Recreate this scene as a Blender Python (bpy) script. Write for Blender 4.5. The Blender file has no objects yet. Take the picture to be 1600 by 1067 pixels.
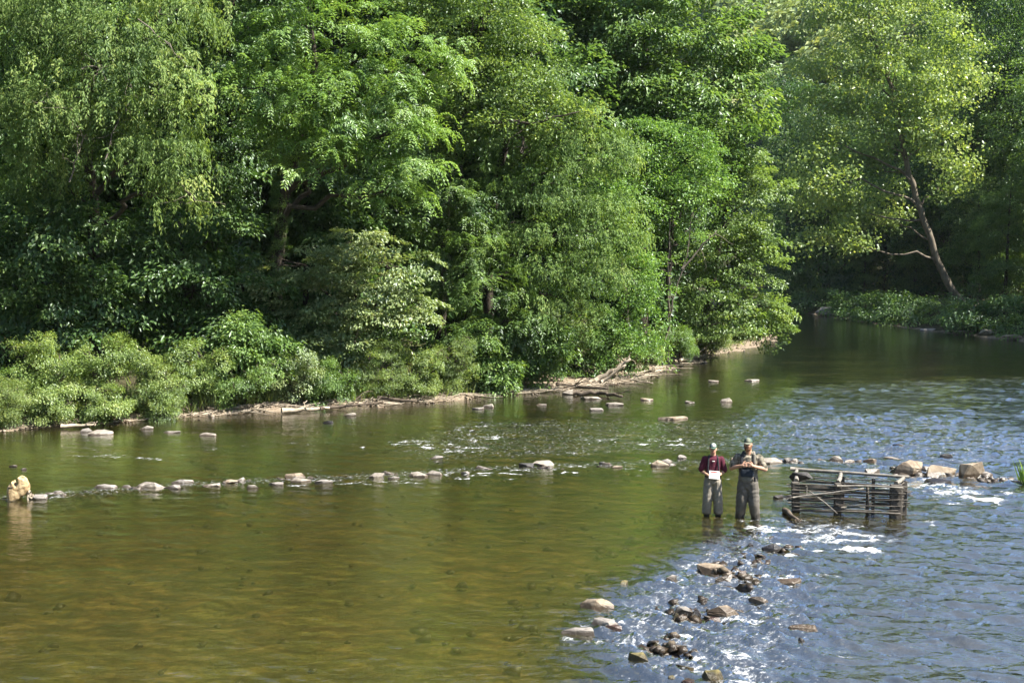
import bpy, bmesh, math, random
import numpy as np
from mathutils import Vector, Matrix
from math import radians as R

# ------------------------------------------------------------------ camera, sky, sun, exposure
SC = bpy.context.scene
COL = SC.collection
F = 1900.0            # focal length in pixels of a 1600 px wide frame
CAMH = 6.1
HORIZON = 385.0
PITCH = math.atan((533.5 - HORIZON) / F)
cam = bpy.data.cameras.new('camera'); cam.sensor_width = 36.0; cam.lens = F / 1600 * 36
cam.clip_start = 0.1; cam.clip_end = 3000
camo = bpy.data.objects.new('camera', cam); COL.objects.link(camo)
camo.location = (0, 0, CAMH); camo.rotation_euler = (math.pi / 2 - PITCH, 0, 0)
SC.camera = camo

SUN_EL, SUN_AZ = 51.0, -17.0        # azimuth from +X (right of the picture) towards +Y (away)
world = bpy.data.worlds.new('World'); SC.world = world; world.use_nodes = True
wn = world.node_tree.nodes; wl = world.node_tree.links
bgn = wn['Background']; sky = wn.new('ShaderNodeTexSky'); sky.sky_type = 'NISHITA'; sky.sun_disc = False
sky.sun_elevation = R(SUN_EL); sky.sun_rotation = R(90 - SUN_AZ)
sky.air_density = 1.0; sky.dust_density = 0.8; sky.ozone_density = 2.2
wl.new(sky.outputs[0], bgn.inputs[0]); bgn.inputs[1].default_value = 0.085
sl = bpy.data.lights.new('sun', 'SUN'); sl.energy = 5.0; sl.angle = R(0.5); sl.color = (1.0, 0.95, 0.85)
so = bpy.data.objects.new('sun', sl); COL.objects.link(so)
sv = Vector((math.cos(R(SUN_EL)) * math.cos(R(SUN_AZ)), math.cos(R(SUN_EL)) * math.sin(R(SUN_AZ)), math.sin(R(SUN_EL))))
so.rotation_euler = sv.to_track_quat('Z', 'Y').to_euler(); so.location = (40, 0, 60)
SC.view_settings.view_transform = 'Standard'; SC.view_settings.look = 'None'
SC.view_settings.exposure = 1.72; SC.view_settings.gamma = 1.0; SC.view_settings.use_curve_mapping = False
SC.render.engine = 'CYCLES'
cy = SC.cycles
cy.use_denoising = True; cy.max_bounces = 7; cy.diffuse_bounces = 2; cy.glossy_bounces = 3
cy.transmission_bounces = 4; cy.transparent_max_bounces = 8; cy.volume_bounces = 0
cy.sample_clamp_indirect = 6.0; cy.caustics_reflective = False; cy.caustics_refractive = False

# ------------------------------------------------------------------ measuring helpers
CP, SP = math.cos(PITCH), math.sin(PITCH)
def ray(px, py):
    u = (px - 800) / F; v = (533.5 - py) / F
    return np.array([u, CP + v * SP, -SP + v * CP])
def ground(px, py, z=0.0):
    """the place on the level z seen at that point of the photograph"""
    d = ray(px, py); t = (z - CAMH) / d[2]
    return np.array([d[0] * t, d[1] * t, z])
def at(px, py, Y):
    d = ray(px, py); t = Y / d[1]
    return np.array([d[0] * t, Y, CAMH + d[2] * t])
rng0 = np.random.default_rng(7)

def band_noise(seed, n=512, lo=4, hi=40, ang=None):
    r = np.random.default_rng(seed)
    f = np.fft.fft2(r.standard_normal((n, n)))
    k = np.fft.fftfreq(n) * n
    kx, ky = np.meshgrid(k, k, indexing='ij'); kk = np.hypot(kx, ky)
    m = np.exp(-((np.log(kk + 1e-6) - math.log(math.sqrt(lo * hi))) / (0.5 * math.log(hi / lo))) ** 2)
    if ang is not None:
        a = np.arctan2(ky, kx) - ang
        m = m * (0.15 + np.cos(a) ** 4)
    m[0, 0] = 0
    g = np.real(np.fft.ifft2(f * m)); return g / g.std()
def sample(tile, size, x, y):
    n = tile.shape[0]
    u = (x / size) % 1.0 * n; v = (y / size) % 1.0 * n
    i = np.floor(u).astype(int); j = np.floor(v).astype(int); a = u - i; b = v - j
    i %= n; j %= n; i1 = (i + 1) % n; j1 = (j + 1) % n
    return (tile[i, j] * (1 - a) * (1 - b) + tile[i1, j] * a * (1 - b) + tile[i, j1] * (1 - a) * b + tile[i1, j1] * a * b)
def smooth(a, b, x):
    t = np.clip((x - a) / (b - a), 0, 1); return t * t * (3 - 2 * t)
def poly_sdf(poly, x, y):
    """distance to a polygon's outline, negative inside"""
    P = np.asarray(poly)[:, :2]; d = np.full(x.shape, 1e9); ins = np.zeros(x.shape, bool)
    for k in range(len(P)):
        a = P[k]; b = P[(k + 1) % len(P)]
        ex, ey = b - a; L = ex * ex + ey * ey + 1e-9
        t = np.clip(((x - a[0]) * ex + (y - a[1]) * ey) / L, 0, 1)
        d = np.minimum(d, np.hypot(x - a[0] - t * ex, y - a[1] - t * ey))
        c = (a[1] > y) != (b[1] > y)
        xi = a[0] + (y - a[1]) / (ey if abs(ey) > 1e-9 else 1e-9) * ex
        ins ^= c & (x < xi)
    return np.where(ins, -d, d)
def line_dist(pts, x, y):
    d = np.full(np.shape(x), 1e9)
    for a, b in zip(pts[:-1], pts[1:]):
        ex, ey = b[0] - a[0], b[1] - a[1]; L = ex * ex + ey * ey + 1e-9
        t = np.clip(((x - a[0]) * ex + (y - a[1]) * ey) / L, 0, 1)
        d = np.minimum(d, np.hypot(x - a[0] - t * ex, y - a[1] - t * ey))
    return d

# ------------------------------------------------------------------ object helpers
def tag(o, label=None, cat=None, group=None, kind=None):
    if label: o['label'] = label
    if cat: o['category'] = cat
    if group: o['group'] = group
    if kind: o['kind'] = kind
    return o
def empty(name, loc, label=None, cat=None, group=None):
    o = bpy.data.objects.new(name, None); COL.objects.link(o); o.location = [float(c) for c in loc]
    o.empty_display_size = 0.3
    return tag(o, label, cat, group)
def link(name, mesh, parent=None, loc=None):
    o = bpy.data.objects.new(name, mesh); COL.objects.link(o)
    if parent: o.parent = parent
    if loc is not None: o.location = [float(c) for c in loc]
    return o
def np_mesh(name, V, faces, mat, attrs=None, smooth_=False):
    """faces: int array (n,3) or (n,4)"""
    V = np.asarray(V, dtype=np.float32); faces = np.asarray(faces, dtype=np.int32)
    me = bpy.data.meshes.new(name); n, k = faces.shape
    me.vertices.add(len(V)); me.vertices.foreach_set('co', V.ravel())
    me.loops.add(n * k); me.loops.foreach_set('vertex_index', faces.ravel())
    me.polygons.add(n); me.polygons.foreach_set('loop_start', np.arange(0, n * k, k, dtype=np.int32))
    me.update(calc_edges=True)
    if smooth_: me.polygons.foreach_set('use_smooth', np.ones(n, dtype=bool))
    for an, arr in (attrs or {}).items():
        a = me.attributes.new(an, 'FLOAT', 'POINT'); a.data.foreach_set('value', np.asarray(arr, dtype=np.float32))
    me.materials.append(mat)
    return me
def bm_mesh(name, bm, mat, smooth_=False):
    me = bpy.data.meshes.new(name); bm.to_mesh(me); bm.free(); me.materials.append(mat)
    if smooth_: me.polygons.foreach_set('use_smooth', np.ones(len(me.polygons), dtype=bool))
    return me

class Tubes:
    """collects tapered tubes; quads"""
    def __init__(s): s.V = []; s.Fc = []; s.n = 0
    def add(s, pts, rad, sides=6, cap=True):
        pts = np.asarray(pts, float); m = len(pts)
        rad = np.full(m, rad) if np.isscalar(rad) else np.asarray(rad, float)
        t = np.gradient(pts, axis=0); t /= np.linalg.norm(t, axis=1)[:, None] + 1e-9
        ref = np.array([0, 0, 1.0]) if abs(t[0][2]) < 0.9 else np.array([1.0, 0, 0])
        a = np.cross(t, ref); a /= np.linalg.norm(a, axis=1)[:, None] + 1e-9
        b = np.cross(t, a)
        th = np.linspace(0, 2 * np.pi, sides, endpoint=False)
        ring = pts[:, None, :] + rad[:, None, None] * (np.cos(th)[None, :, None] * a[:, None, :] + np.sin(th)[None, :, None] * b[:, None, :])
        V = ring.reshape(-1, 3)
        i = np.arange(m - 1)[:, None] * sides; j = np.arange(sides)[None, :]; j1 = (j + 1) % sides
        f = np.stack([i + j, i + j1, i + sides + j1, i + sides + j], -1).reshape(-1, 4)
        s.V.append(V); s.Fc.append(f + s.n); s.n += len(V)
        if cap:
            for e, k0 in ((0, 0), (m - 1, (m - 1) * sides)):
                c = s.n; s.V.append(pts[e:e + 1]); s.n += 1
                base = s.n - 1 - len(V) if e == 0 else s.n - 2 - len(V)
                q = np.stack([base + k0 + np.arange(0, sides), base + k0 + (np.arange(0, sides) + 1) % sides,
                              np.full(sides, c), np.full(sides, c)], -1)
                s.cq = getattr(s, 'cq', []) + [q[:, :3]]
    def mesh(s, name, mat, off=(0, 0, 0), smooth_=True):
        V = np.concatenate(s.V) - np.asarray(off)
        q = np.concatenate(s.Fc); tri = np.concatenate([q[:, [0, 1, 2]], q[:, [0, 2, 3]]] + getattr(s, 'cq', []))
        return np_mesh(name, V, tri, mat, None, smooth_)
def wobble(p0, p1, n, amp, rng, sag=0.0):
    t = np.linspace(0, 1, n)[:, None]; p0 = np.asarray(p0, float); p1 = np.asarray(p1, float)
    P = p0 * (1 - t) + p1 * t
    w = np.cumsum(rng.normal(0, 1, (n, 3)), axis=0); w -= w[0] * (1 - t) + w[-1] * t
    P += w * amp / math.sqrt(n); P[:, 2] += sag * 4 * (t * (1 - t))[:, 0]
    return P

# ------------------------------------------------------------------ materials
def mat_new(name):
    m = bpy.data.materials.new(name); m.use_nodes = True; nt = m.node_tree
    for n in list(nt.nodes): nt.nodes.remove(n)
    out = nt.nodes.new('ShaderNodeOutputMaterial')
    return m, nt, out
def N(nt, typ, **kw):
    n = nt.nodes.new(typ)
    for k, v in kw.items():
        if k.startswith('i_'):
            key = k[2:]; key = int(key) if key.isdigit() else key
            n.inputs[key].default_value = v
        else: setattr(n, k, v)
    return n
def noise(nt, scale, detail=4, rough=0.55, vec=None):
    n = N(nt, 'ShaderNodeTexNoise'); n.inputs['Scale'].default_value = scale
    n.inputs['Detail'].default_value = detail; n.inputs['Roughness'].default_value = rough
    if vec is not None: nt.links.new(vec, n.inputs['Vector'])
    return n.outputs['Fac']
def ramp(nt, fac, stops):
    r = N(nt, 'ShaderNodeValToRGB'); nt.links.new(fac, r.inputs[0]); e = r.color_ramp.elements
    while len(e) < len(stops): e.new(0.5)
    for k, (p, c) in enumerate(stops):
        e[k].position = p; e[k].color = (c[0], c[1], c[2], 1)
    return r.outputs[0]
def mixc(nt, fac, a, b, mode='MIX'):
    m = N(nt, 'ShaderNodeMix', data_type='RGBA', blend_type=mode)
    for sock, v in ((m.inputs[0], fac), (m.inputs[6], a), (m.inputs[7], b)):
        if hasattr(v, 'is_output'): nt.links.new(v, sock)
        elif isinstance(v, (int, float)): sock.default_value = v
        else: sock.default_value = (v[0], v[1], v[2], 1)
    return m.outputs[2]
def math_(nt, op, a, b=None, clamp=False):
    m = N(nt, 'ShaderNodeMath', operation=op, use_clamp=clamp)
    for k, v in enumerate((a, b)):
        if v is None: continue
        if hasattr(v, 'is_output'): nt.links.new(v, m.inputs[k])
        else: m.inputs[k].default_value = v
    return m.outputs[0]
def mapr(nt, v, a, b, c=0.0, d=1.0):
    m = N(nt, 'ShaderNodeMapRange', interpolation_type='SMOOTHSTEP'); nt.links.new(v, m.inputs[0])
    for k, x in zip((1, 2, 3, 4), (a, b, c, d)): m.inputs[k].default_value = x
    return m.outputs[0]
def objc(nt): return N(nt, 'ShaderNodeTexCoord').outputs['Object']
def bumpn(nt, h, strength, dist=0.02):
    b = N(nt, 'ShaderNodeBump'); b.inputs['Strength'].default_value = strength; b.inputs['Distance'].default_value = dist
    nt.links.new(h, b.inputs['Height']); return b.outputs[0]
def simple(name, c0, c1, scale=6, rough=0.85, bump=0.3, bdist=0.02, stops=(0.3, 0.7), spec=0.3, stretch=None):
    m, nt, out = mat_new(name); v = objc(nt)
    if stretch:
        mp = N(nt, 'ShaderNodeMapping'); mp.inputs['Scale'].default_value = stretch; nt.links.new(v, mp.inputs[0]); v = mp.outputs[0]
    n = noise(nt, scale, 6, 0.6, v); c = ramp(nt, n, [(stops[0], c0), (stops[1], c1)])
    p = N(nt, 'ShaderNodeBsdfPrincipled'); nt.links.new(c, p.inputs['Base Color'])
    p.inputs['Roughness'].default_value = rough; p.inputs['Specular IOR Level'].default_value = spec
    if bump: nt.links.new(bumpn(nt, noise(nt, scale * 3, 6, 0.65, v), bump, bdist), p.inputs['Normal'])
    nt.links.new(p.outputs[0], out.inputs[0]); return m
def leaf_mat(name, dark, light, trans=0.42, gloss=0.03):
    m, nt, out = mat_new(name)
    a = N(nt, 'ShaderNodeAttribute', attribute_name='rnd').outputs['Fac']
    c = ramp(nt, a, [(0.0, dark), (0.62, light), (1.0, [min(1, light[0] * 1.5), light[1] * 1.22, light[2] * 1.2])])
    d = N(nt, 'ShaderNodeBsdfDiffuse'); nt.links.new(c, d.inputs[0])
    tc = mixc(nt, 1.0, c, (1.25, 1.25, 0.55), 'MULTIPLY')
    t = N(nt, 'ShaderNodeBsdfTranslucent'); nt.links.new(tc, t.inputs[0])
    mx = N(nt, 'ShaderNodeMixShader'); mx.inputs[0].default_value = trans
    nt.links.new(d.outputs[0], mx.inputs[1]); nt.links.new(t.outputs[0], mx.inputs[2])
    g = N(nt, 'ShaderNodeBsdfGlossy'); g.inputs['Roughness'].default_value = 0.38; g.inputs[0].default_value = (0.9, 0.95, 1, 1)
    m2 = N(nt, 'ShaderNodeMixShader'); m2.inputs[0].default_value = gloss
    nt.links.new(mx.outputs[0], m2.inputs[1]); nt.links.new(g.outputs[0], m2.inputs[2])
    nt.links.new(m2.outputs[0], out.inputs[0]); return m

M = {}
M['bark_dark'] = simple('bark_dark', (0.022, 0.018, 0.013), (0.075, 0.06, 0.045), 5, 0.9, 0.7, 0.03, stretch=(3, 3, 0.6))
M['bark_grey'] = simple('bark_grey', (0.09, 0.075, 0.06), (0.2, 0.17, 0.135), 4, 0.9, 0.5, 0.02, stretch=(3, 3, 0.6))
M['bark_syc'] = simple('bark_sycamore', (0.07, 0.055, 0.04), (0.21, 0.175, 0.13), 2.4, 0.85, 0.4, 0.02, stretch=(2, 2, 0.7))
M['dead'] = simple('bleached_wood', (0.22, 0.18, 0.14), (0.46, 0.40, 0.33), 3, 0.9, 0.5, 0.01, stretch=(4, 4, 1))
M['drift_pale'] = simple('driftwood_pale', (0.2, 0.155, 0.11), (0.48, 0.41, 0.32), 4, 0.9, 0.6, 0.02)
M['drift_dark'] = simple('driftwood_dark', (0.035, 0.027, 0.02), (0.13, 0.10, 0.075), 4, 0.9, 0.6, 0.02)
M['stump'] = simple('peeled_wood', (0.20, 0.125, 0.055), (0.56, 0.42, 0.24), 7, 0.85, 0.9, 0.03, stops=(0.36, 0.6))
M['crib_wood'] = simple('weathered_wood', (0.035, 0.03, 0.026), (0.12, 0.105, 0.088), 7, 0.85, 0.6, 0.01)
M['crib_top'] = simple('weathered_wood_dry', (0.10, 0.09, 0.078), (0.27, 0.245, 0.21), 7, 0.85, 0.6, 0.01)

def rock_mat(name, c0, c1, c2):
    m, nt, out = mat_new(name); v = objc(nt)
    n = noise(nt, 5.0, 8, 0.65, v); c = ramp(nt, n, [(0.28, c0), (0.5, c1), (0.72, c2)])
    sp = noise(nt, 40, 3, 0.6, v); c = mixc(nt, mapr(nt, sp, 0.35, 0.75, 0.0, 0.35), c, (0.05, 0.045, 0.04))
    geo = N(nt, 'ShaderNodeNewGeometry'); sx = N(nt, 'ShaderNodeSeparateXYZ'); nt.links.new(geo.outputs['Position'], sx.inputs[0])
    z = math_(nt, 'ADD', sx.outputs[2], math_(nt, 'MULTIPLY', math_(nt, 'SUBTRACT', n, 0.5), 0.12))
    wet = mapr(nt, z, 0.02, 0.075, 1.0, 0.0)
    c = mixc(nt, wet, c, mixc(nt, 1.0, c, (0.32, 0.28, 0.24), 'MULTIPLY'))
    p = N(nt, 'ShaderNodeBsdfPrincipled'); nt.links.new(c, p.inputs['Base Color'])
    nt.links.new(mapr(nt, wet, 0, 1, 0.85, 0.3), p.inputs['Roughness'])
    nt.links.new(bumpn(nt, noise(nt, 14, 8, 0.7, v), 0.7, 0.03), p.inputs['Normal'])
    nt.links.new(p.outputs[0], out.inputs[0]); return m
M['rock_tan'] = rock_mat('rock_tan', (0.14, 0.10, 0.065), (0.25, 0.195, 0.135), (0.36, 0.30, 0.23))
M['rock_pale'] = rock_mat('rock_pale', (0.15, 0.125, 0.10), (0.27, 0.235, 0.195), (0.40, 0.355, 0.305))
M['rock_grey'] = rock_mat('rock_grey', (0.13, 0.115, 0.10), (0.24, 0.215, 0.19), (0.34, 0.31, 0.28))
M['rock_dark'] = rock_mat('rock_dark', (0.02, 0.019, 0.02), (0.045, 0.042, 0.042), (0.09, 0.082, 0.078))
M['rock_moss'] = rock_mat('rock_moss', (0.05, 0.05, 0.015), (0.14, 0.115, 0.035), (0.25, 0.20, 0.09))
M['cobble'] = rock_mat('river_cobble', (0.05, 0.038, 0.022), (0.12, 0.09, 0.055), (0.2, 0.155, 0.10))
M['rock_red'] = rock_mat('rock_red', (0.06, 0.03, 0.025), (0.14, 0.075, 0.055), (0.22, 0.14, 0.11))

# ------------------------------------------------------------------ river shape and terrain
shore_px = [(0, 672), (60, 667), (160, 662), (300, 651), (400, 644), (500, 637), (600, 633), (700, 626), (780, 616), (860, 612),
            (930, 603), (970, 602), (1000, 592), (1060, 573), (1110, 558), (1180, 541), (1212, 527)]
left_sh = [ground(*p)[:2] for p in shore_px]
far_px = [(1600, 533), (1530, 527), (1480, 519), (1400, 511), (1330, 499), (1270, 491)]
right_sh = [ground(*p)[:2] for p in far_px]
RIVER = ([(-26, -60), (-23, 0), (-21, 22)] + [tuple(p) for p in left_sh] + [(17, 92), (10, 106), (-8, 118), (-45, 135), (-160, 150), (-160, 190), (-40, 168), (5, 150), (22, 132)]
         + [tuple(p) for p in right_sh[::-1]] + [(33, 62), (27, 40), (23, 20), (20, 0), (20, -60)])
tile_a = band_noise(1, 256, 3, 30); tile_b = band_noise(2, 256, 2, 12)
WEIR_A = [ground(*p)[:2] for p in [(-60, 782), (100, 772), (300, 756), (470, 748), (600, 742), (760, 732), (1030, 722), (1200, 719), (1330, 720), (1430, 735), (1530, 742), (1640, 750)]]
WEIR_B = [ground(*p)[:2] for p in [(1110, 806), (1185, 808), (1200, 840), (1140, 890), (1080, 930), (1010, 975), (1030, 1020), (1080, 1067), (1100, 1120)]]
BAR = [ground(*p)[:2] for p in [(850, 606), (930, 592), (1000, 580), (1060, 566)]]
def bar(x, y): return np.exp(-(line_dist(BAR, x, y) / 2.6) ** 2)
def shore_dist(x, y):
    s = poly_sdf(RIVER, x, y)
    return s + 0.35 * sample(tile_a, 30.0, x, y) * smooth(-3, 0.5, s)
def terrain(x, y, s=None):
    x = np.asarray(x, float); y = np.asarray(y, float)
    if s is None: s = shore_dist(x, y)
    dep = -0.06 - 0.44 * smooth(0.0, 5.0, -s)
    wa = np.exp(-(line_dist(WEIR_A, x, y) / 1.0) ** 2); wb = np.exp(-(line_dist(WEIR_B, x, y) / 1.5) ** 2)
    dep = dep + (0.30) * np.clip(wa + wb, 0, 1) * smooth(1, 4, -s)
    dep = np.minimum(dep + 0.05 * sample(tile_b, 12.0, x, y) * smooth(0.5, 3, -s), -0.05 * smooth(0, 1, -s))
    s = np.where(s > 0, np.maximum(s - 2.4 * bar(x, y), s * .22), s)
    up = 0.18 * smooth(0, 1.0, s) + 0.9 * smooth(0.9, 3.4, s) + 0.10 * np.clip(s - 4, 0, 12) + 0.41 * np.clip(s - 16, 0, 240)
    up = up + 0.10 * sample(tile_b, 16.0, x, y) * smooth(0.5, 3, s) + 1.2 * sample(tile_a, 120.0, x, y) * smooth(12, 40, s)
    up = np.minimum(up, 84 + 6 * sample(tile_a, 400.0, x, y))
    return np.where(s > 0, up, dep)
def tz(x, y): return float(terrain(np.array([x]), np.array([y]))[0])

def axis(dense0, dense1, step, lo, hi):
    a = list(np.arange(dense0, dense1 + 1e-6, step)); s = step
    while a[-1] < hi: s *= 1.25; a.append(a[-1] + s)
    s = step; b = []
    p = dense0
    while p > lo: s *= 1.25; p -= s; b.append(p)
    return np.array(b[::-1] + a)
gx = axis(-27, 48, 0.5, -500, 600); gy = axis(12, 130, 0.5, -200, 800)
X, Y = np.meshgrid(gx, gy, indexing='ij'); S = shore_dist(X.ravel(), Y.ravel()); Z = terrain(X.ravel(), Y.ravel(), S)
nx, ny = len(gx), len(gy)
ii, jj = np.meshgrid(np.arange(nx - 1), np.arange(ny - 1), indexing='ij')
qd = np.stack([ii * ny + jj, (ii + 1) * ny + jj, (ii + 1) * ny + jj + 1, ii * ny + jj + 1], -1).reshape(-1, 4)

def ground_material():
    m, nt, out = mat_new('ground_soil'); v = objc(nt)
    s = N(nt, 'ShaderNodeAttribute', attribute_name='shore').outputs['Fac']
    n1 = noise(nt, 0.8, 8, 0.6, v); n2 = noise(nt, 9, 6, 0.65, v); n0 = noise(nt, 0.22, 5, 0.6, v)
    mpb = N(nt, 'ShaderNodeMapping'); mpb.inputs['Scale'].default_value = (0.6, 1.3, 1); nt.links.new(v, mpb.inputs[0]); nb_ = noise(nt, 2.6, 9, 0.72, mpb.outputs[0])
    vor = N(nt, 'ShaderNodeTexVoronoi'); vor.inputs['Scale'].default_value = 7.0; nt.links.new(v, vor.inputs['Vector'])
    # riverbed: brown gravel, ochre silt and green algae
    bed = ramp(nt, n1, [(0.30, (0.09, 0.065, 0.03)), (0.47, (0.20, 0.142, 0.062)), (0.6, (0.15, 0.132, 0.045)), (0.75, (0.24, 0.175, 0.082))])
    bed = mixc(nt, mapr(nt, n2, 0.35, 0.65, 0.0, 0.6), bed, (0.07, 0.05, 0.02))
    bed = mixc(nt, mapr(nt, nb_, 0.42, 0.62), mixc(nt, 1.0, bed, (0.42, 0.44, 0.42), 'MULTIPLY'), mixc(nt, 1.0, bed, (1.25, 1.2, 1.1), 'MULTIPLY'))
    bed = mixc(nt, mapr(nt, n0, 0.4, 0.62, 0.0, 0.75), bed, mixc(nt, 1.0, bed, (0.55, 0.72, 0.5), 'MULTIPLY'))
    bed = mixc(nt, 0.3, bed, vor.outputs['Distance'], 'SOFT_LIGHT')
    bed = mixc(nt, N(nt, 'ShaderNodeAttribute', attribute_name='swift').outputs['Fac'], bed, mixc(nt, n2, (0.025, 0.020, 0.018), (0.10, 0.076, 0.066)))
    gravel = ramp(nt, n2, [(0.3, (0.11, 0.085, 0.06)), (0.55, (0.23, 0.18, 0.13)), (0.75, (0.36, 0.295, 0.225))])
    soil = ramp(nt, n2, [(0.3, (0.022, 0.018, 0.010)), (0.55, (0.05, 0.045, 0.022)), (0.7, (0.05, 0.075, 0.022))])
    soil = mixc(nt, mapr(nt, s, 18, 34), soil, mixc(nt, n2, (0.03, 0.06, 0.018), (0.08, 0.12, 0.035)))
    sj = math_(nt, 'ADD', s, math_(nt, 'MULTIPLY', math_(nt, 'SUBTRACT', n1, 0.5), 2.2))
    c = mixc(nt, mapr(nt, sj, 0.9, 1.9), gravel, soil)
    c = mixc(nt, mapr(nt, s, -0.35, 0.1, 1.0, 0.0), c, bed)
    p = N(nt, 'ShaderNodeBsdfPrincipled'); nt.links.new(c, p.inputs['Base Color']); p.inputs['Roughness'].default_value = 0.9
    p.inputs['Specular IOR Level'].default_value = 0.2
    nt.links.new(bumpn(nt, n2, 0.8, 0.06), p.inputs['Normal'])
    nt.links.new(p.outputs[0], out.inputs[0]); return m
M['ground'] = ground_material()
# ------------------------------------------------------------------ the river's surface
def gw(pts): return [ground(*p)[:2] for p in pts]
fast = gw([(1195, 800), (1080, 850), (960, 905), (880, 985), (930, 1075), (900, 1200), (1900, 1200), (1900, 590), (1500, 588), (1250, 600), (1120, 640), (1130, 712), (1240, 716), (1250, 790)])
rif = gw([(1150, 815), (1040, 860), (930, 920), (880, 990), (940, 1080), (1280, 1080), (1330, 960), (1260, 860), (1240, 800)])
upper = gw([(600, 680), (560, 705), (620, 735), (900, 722), (1230, 712), (1400, 735), (1560, 750), (1700, 700), (1500, 640), (1150, 650), (900, 650), (700, 655)])
g = link('ground', np_mesh('ground', np.stack([X.ravel(), Y.ravel(), Z], -1), qd, M['ground'], {'shore': np.clip(np.where(S > 0, np.maximum(S - 2.4 * bar(X.ravel(), Y.ravel()), S * .22), S), -20, 40) + 1.6 * smooth(78, 84, Y.ravel()) * (X.ravel() > 22) * (S > .1), 'swift': smooth(0.6, -1.5, poly_sdf(fast, X.ravel(), Y.ravel()))}, True)); tag(g, 'wooded river banks and brown stony riverbed', None, None, 'structure')
th = np.concatenate([np.linspace(-180, -31, 30)[:-1], np.linspace(-31, 31, 410), np.linspace(31, 180, 30)[1:-1]])
th = np.radians(th); rr = np.concatenate([np.linspace(0.5, 13.5, 8)[:-1], np.geomspace(13.5, 75, 430), np.geomspace(75, 260, 60)[1:]])
TH, RR = np.meshgrid(th, rr, indexing='ij'); wx = (np.sin(TH) * RR).ravel(); wy = (np.cos(TH) * RR).ravel()
a_fast = smooth(0.8, -1.6, poly_sdf(fast, wx, wy)); a_rif = smooth(0.4, -1.2, poly_sdf(rif, wx, wy)); a_up = smooth(1.0, -2.0, poly_sdf(upper, wx, wy))
near_a = np.exp(-(line_dist(WEIR_A, wx, wy) / 0.7) ** 2)
w1 = band_noise(11, 512, 10, 40, 1.2); w2 = band_noise(12, 512, 20, 80, 0.9); w3 = band_noise(13, 512, 4, 14, 1.35)
amp = 0.0035 + 0.018 * a_fast + 0.026 * a_rif + 0.014 * a_up + 0.012 * near_a
amp = amp * smooth(0, 3, -shore_dist(wx, wy)) * (1 - 0.75 * smooth(62, 85, wy))
hz = amp * (0.8 * sample(w1, 17.0, wx, wy) + 0.65 * sample(w2, 14.3, wx + 3, wy) + 0.5 * sample(w3, 23.0, wx, wy + 5))
drop = -0.10 * smooth(0.5, -2.5, poly_sdf(fast, wx, wy)) * smooth(40, 28, wy)
foam = np.zeros_like(wx); FN1 = sample(w3, 9.0, wx, wy); FN2 = sample(w3, 7.0, wx + 2, wy + 3)
def stroke(p0, p1, wid, k):
    global foam
    a, b = ground(*p0)[:2], ground(*p1)[:2]
    foam = np.maximum(foam, k * (.82 + .22 * FN2) * np.exp(-(line_dist([a, b], wx + .3 * FN1, wy + .55 * FN2) / wid) ** 2))
for p0, p1, w_, k in [((1262, 829), (1335, 828), .6, 1.02), ((1240, 842), (1290, 838), .4, .95), ((1190, 808), (1240, 815), .35, .75), ((1250, 818), (1320, 818), .25, .7),
                      ((1470, 766), (1545, 764), .6, 1.0), ((1430, 752), (1500, 757), .35, .85), ((1330, 748), (1420, 752), .35, .7), ((1545, 762), (1600, 765), .3, .65),
                      ((960, 969), (1050, 972), .3, .85), ((1055, 975), (1110, 982), .3, .8), ((975, 995), (1080, 1003), .4, .7), ((1190, 895), (1235, 891), .28, .9),
                      ((1120, 943), (1180, 946), .25, .7), ((1180, 945), (1215, 948), .25, .8), ((1130, 1042), (1175, 1036), .3, .9), ((1250, 1004), (1300, 1004), .25, .7),
                      ((1060, 940), (1130, 938), .25, .7), ((1110, 872), (1170, 868), .3, .7), ((1185, 838), (1215, 842), .25, .75), ((1180, 1055), (1260, 1050), .3, .7),
                      ((620, 690), (730, 701), .35, .9), ((738, 685), (785, 683), .35, .95), ((690, 668), (720, 666), .3, .7), ((740, 660), (850, 660), .4, .6),
                      ((715, 741), (800, 733), .35, .9), ((870, 726), (900, 724), .3, .8), ((1015, 688), (1065, 687), .35, .85), ((910, 686), (940, 684), .3, .7),
                      ((830, 698), (890, 700), .4, .6), ((960, 728), (1020, 727), .3, .6), ((60, 772), (140, 768), .35, .6), ((150, 708), (260, 708), .35, .62),
                      ((300, 700), (345, 698), .3, .6), ((460, 740), (540, 748), .3, .65), ((560, 747), (640, 748), .3, .65), ((470, 690), (520, 691), .2, .6),
                      ((1100, 808), (1135, 809), .1, .7), ((1155, 810), (1200, 812), .12, .75), ((1390, 742), (1450, 745), .3, .8), ((1100, 735), (1060, 726), .2, .5), ((1410, 800), (1450, 805), .25, .7), ((1240, 806), (1300, 812), .2, .7)]:
    stroke(p0, p1, w_, k)
foam = np.maximum(foam, 0.43 * a_rif); foam = np.maximum(foam, 0.36 * a_up); foam = np.maximum(foam, 0.18 * a_fast * smooth(40, 26, wy)); foam = np.maximum(foam, 0.44 * near_a)
hz = hz + 0.03 * np.clip(foam - 0.6, 0, 1) * (1 + sample(w2, 6.0, wx, wy))
rough = np.clip(0.10 + 0.8 * a_fast + 0.9 * a_rif + 0.55 * a_up + 0.4 * near_a, 0, 1.2) * (1 - 0.55 * smooth(62, 80, wy))
na, nr = len(th), len(rr); ii, jj = np.meshgrid(np.arange(na - 1), np.arange(nr - 1), indexing='ij')
wq = np.stack([ii * nr + jj, (ii + 1) * nr + jj, (ii + 1) * nr + jj + 1, ii * nr + jj + 1], -1).reshape(-1, 4)
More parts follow.
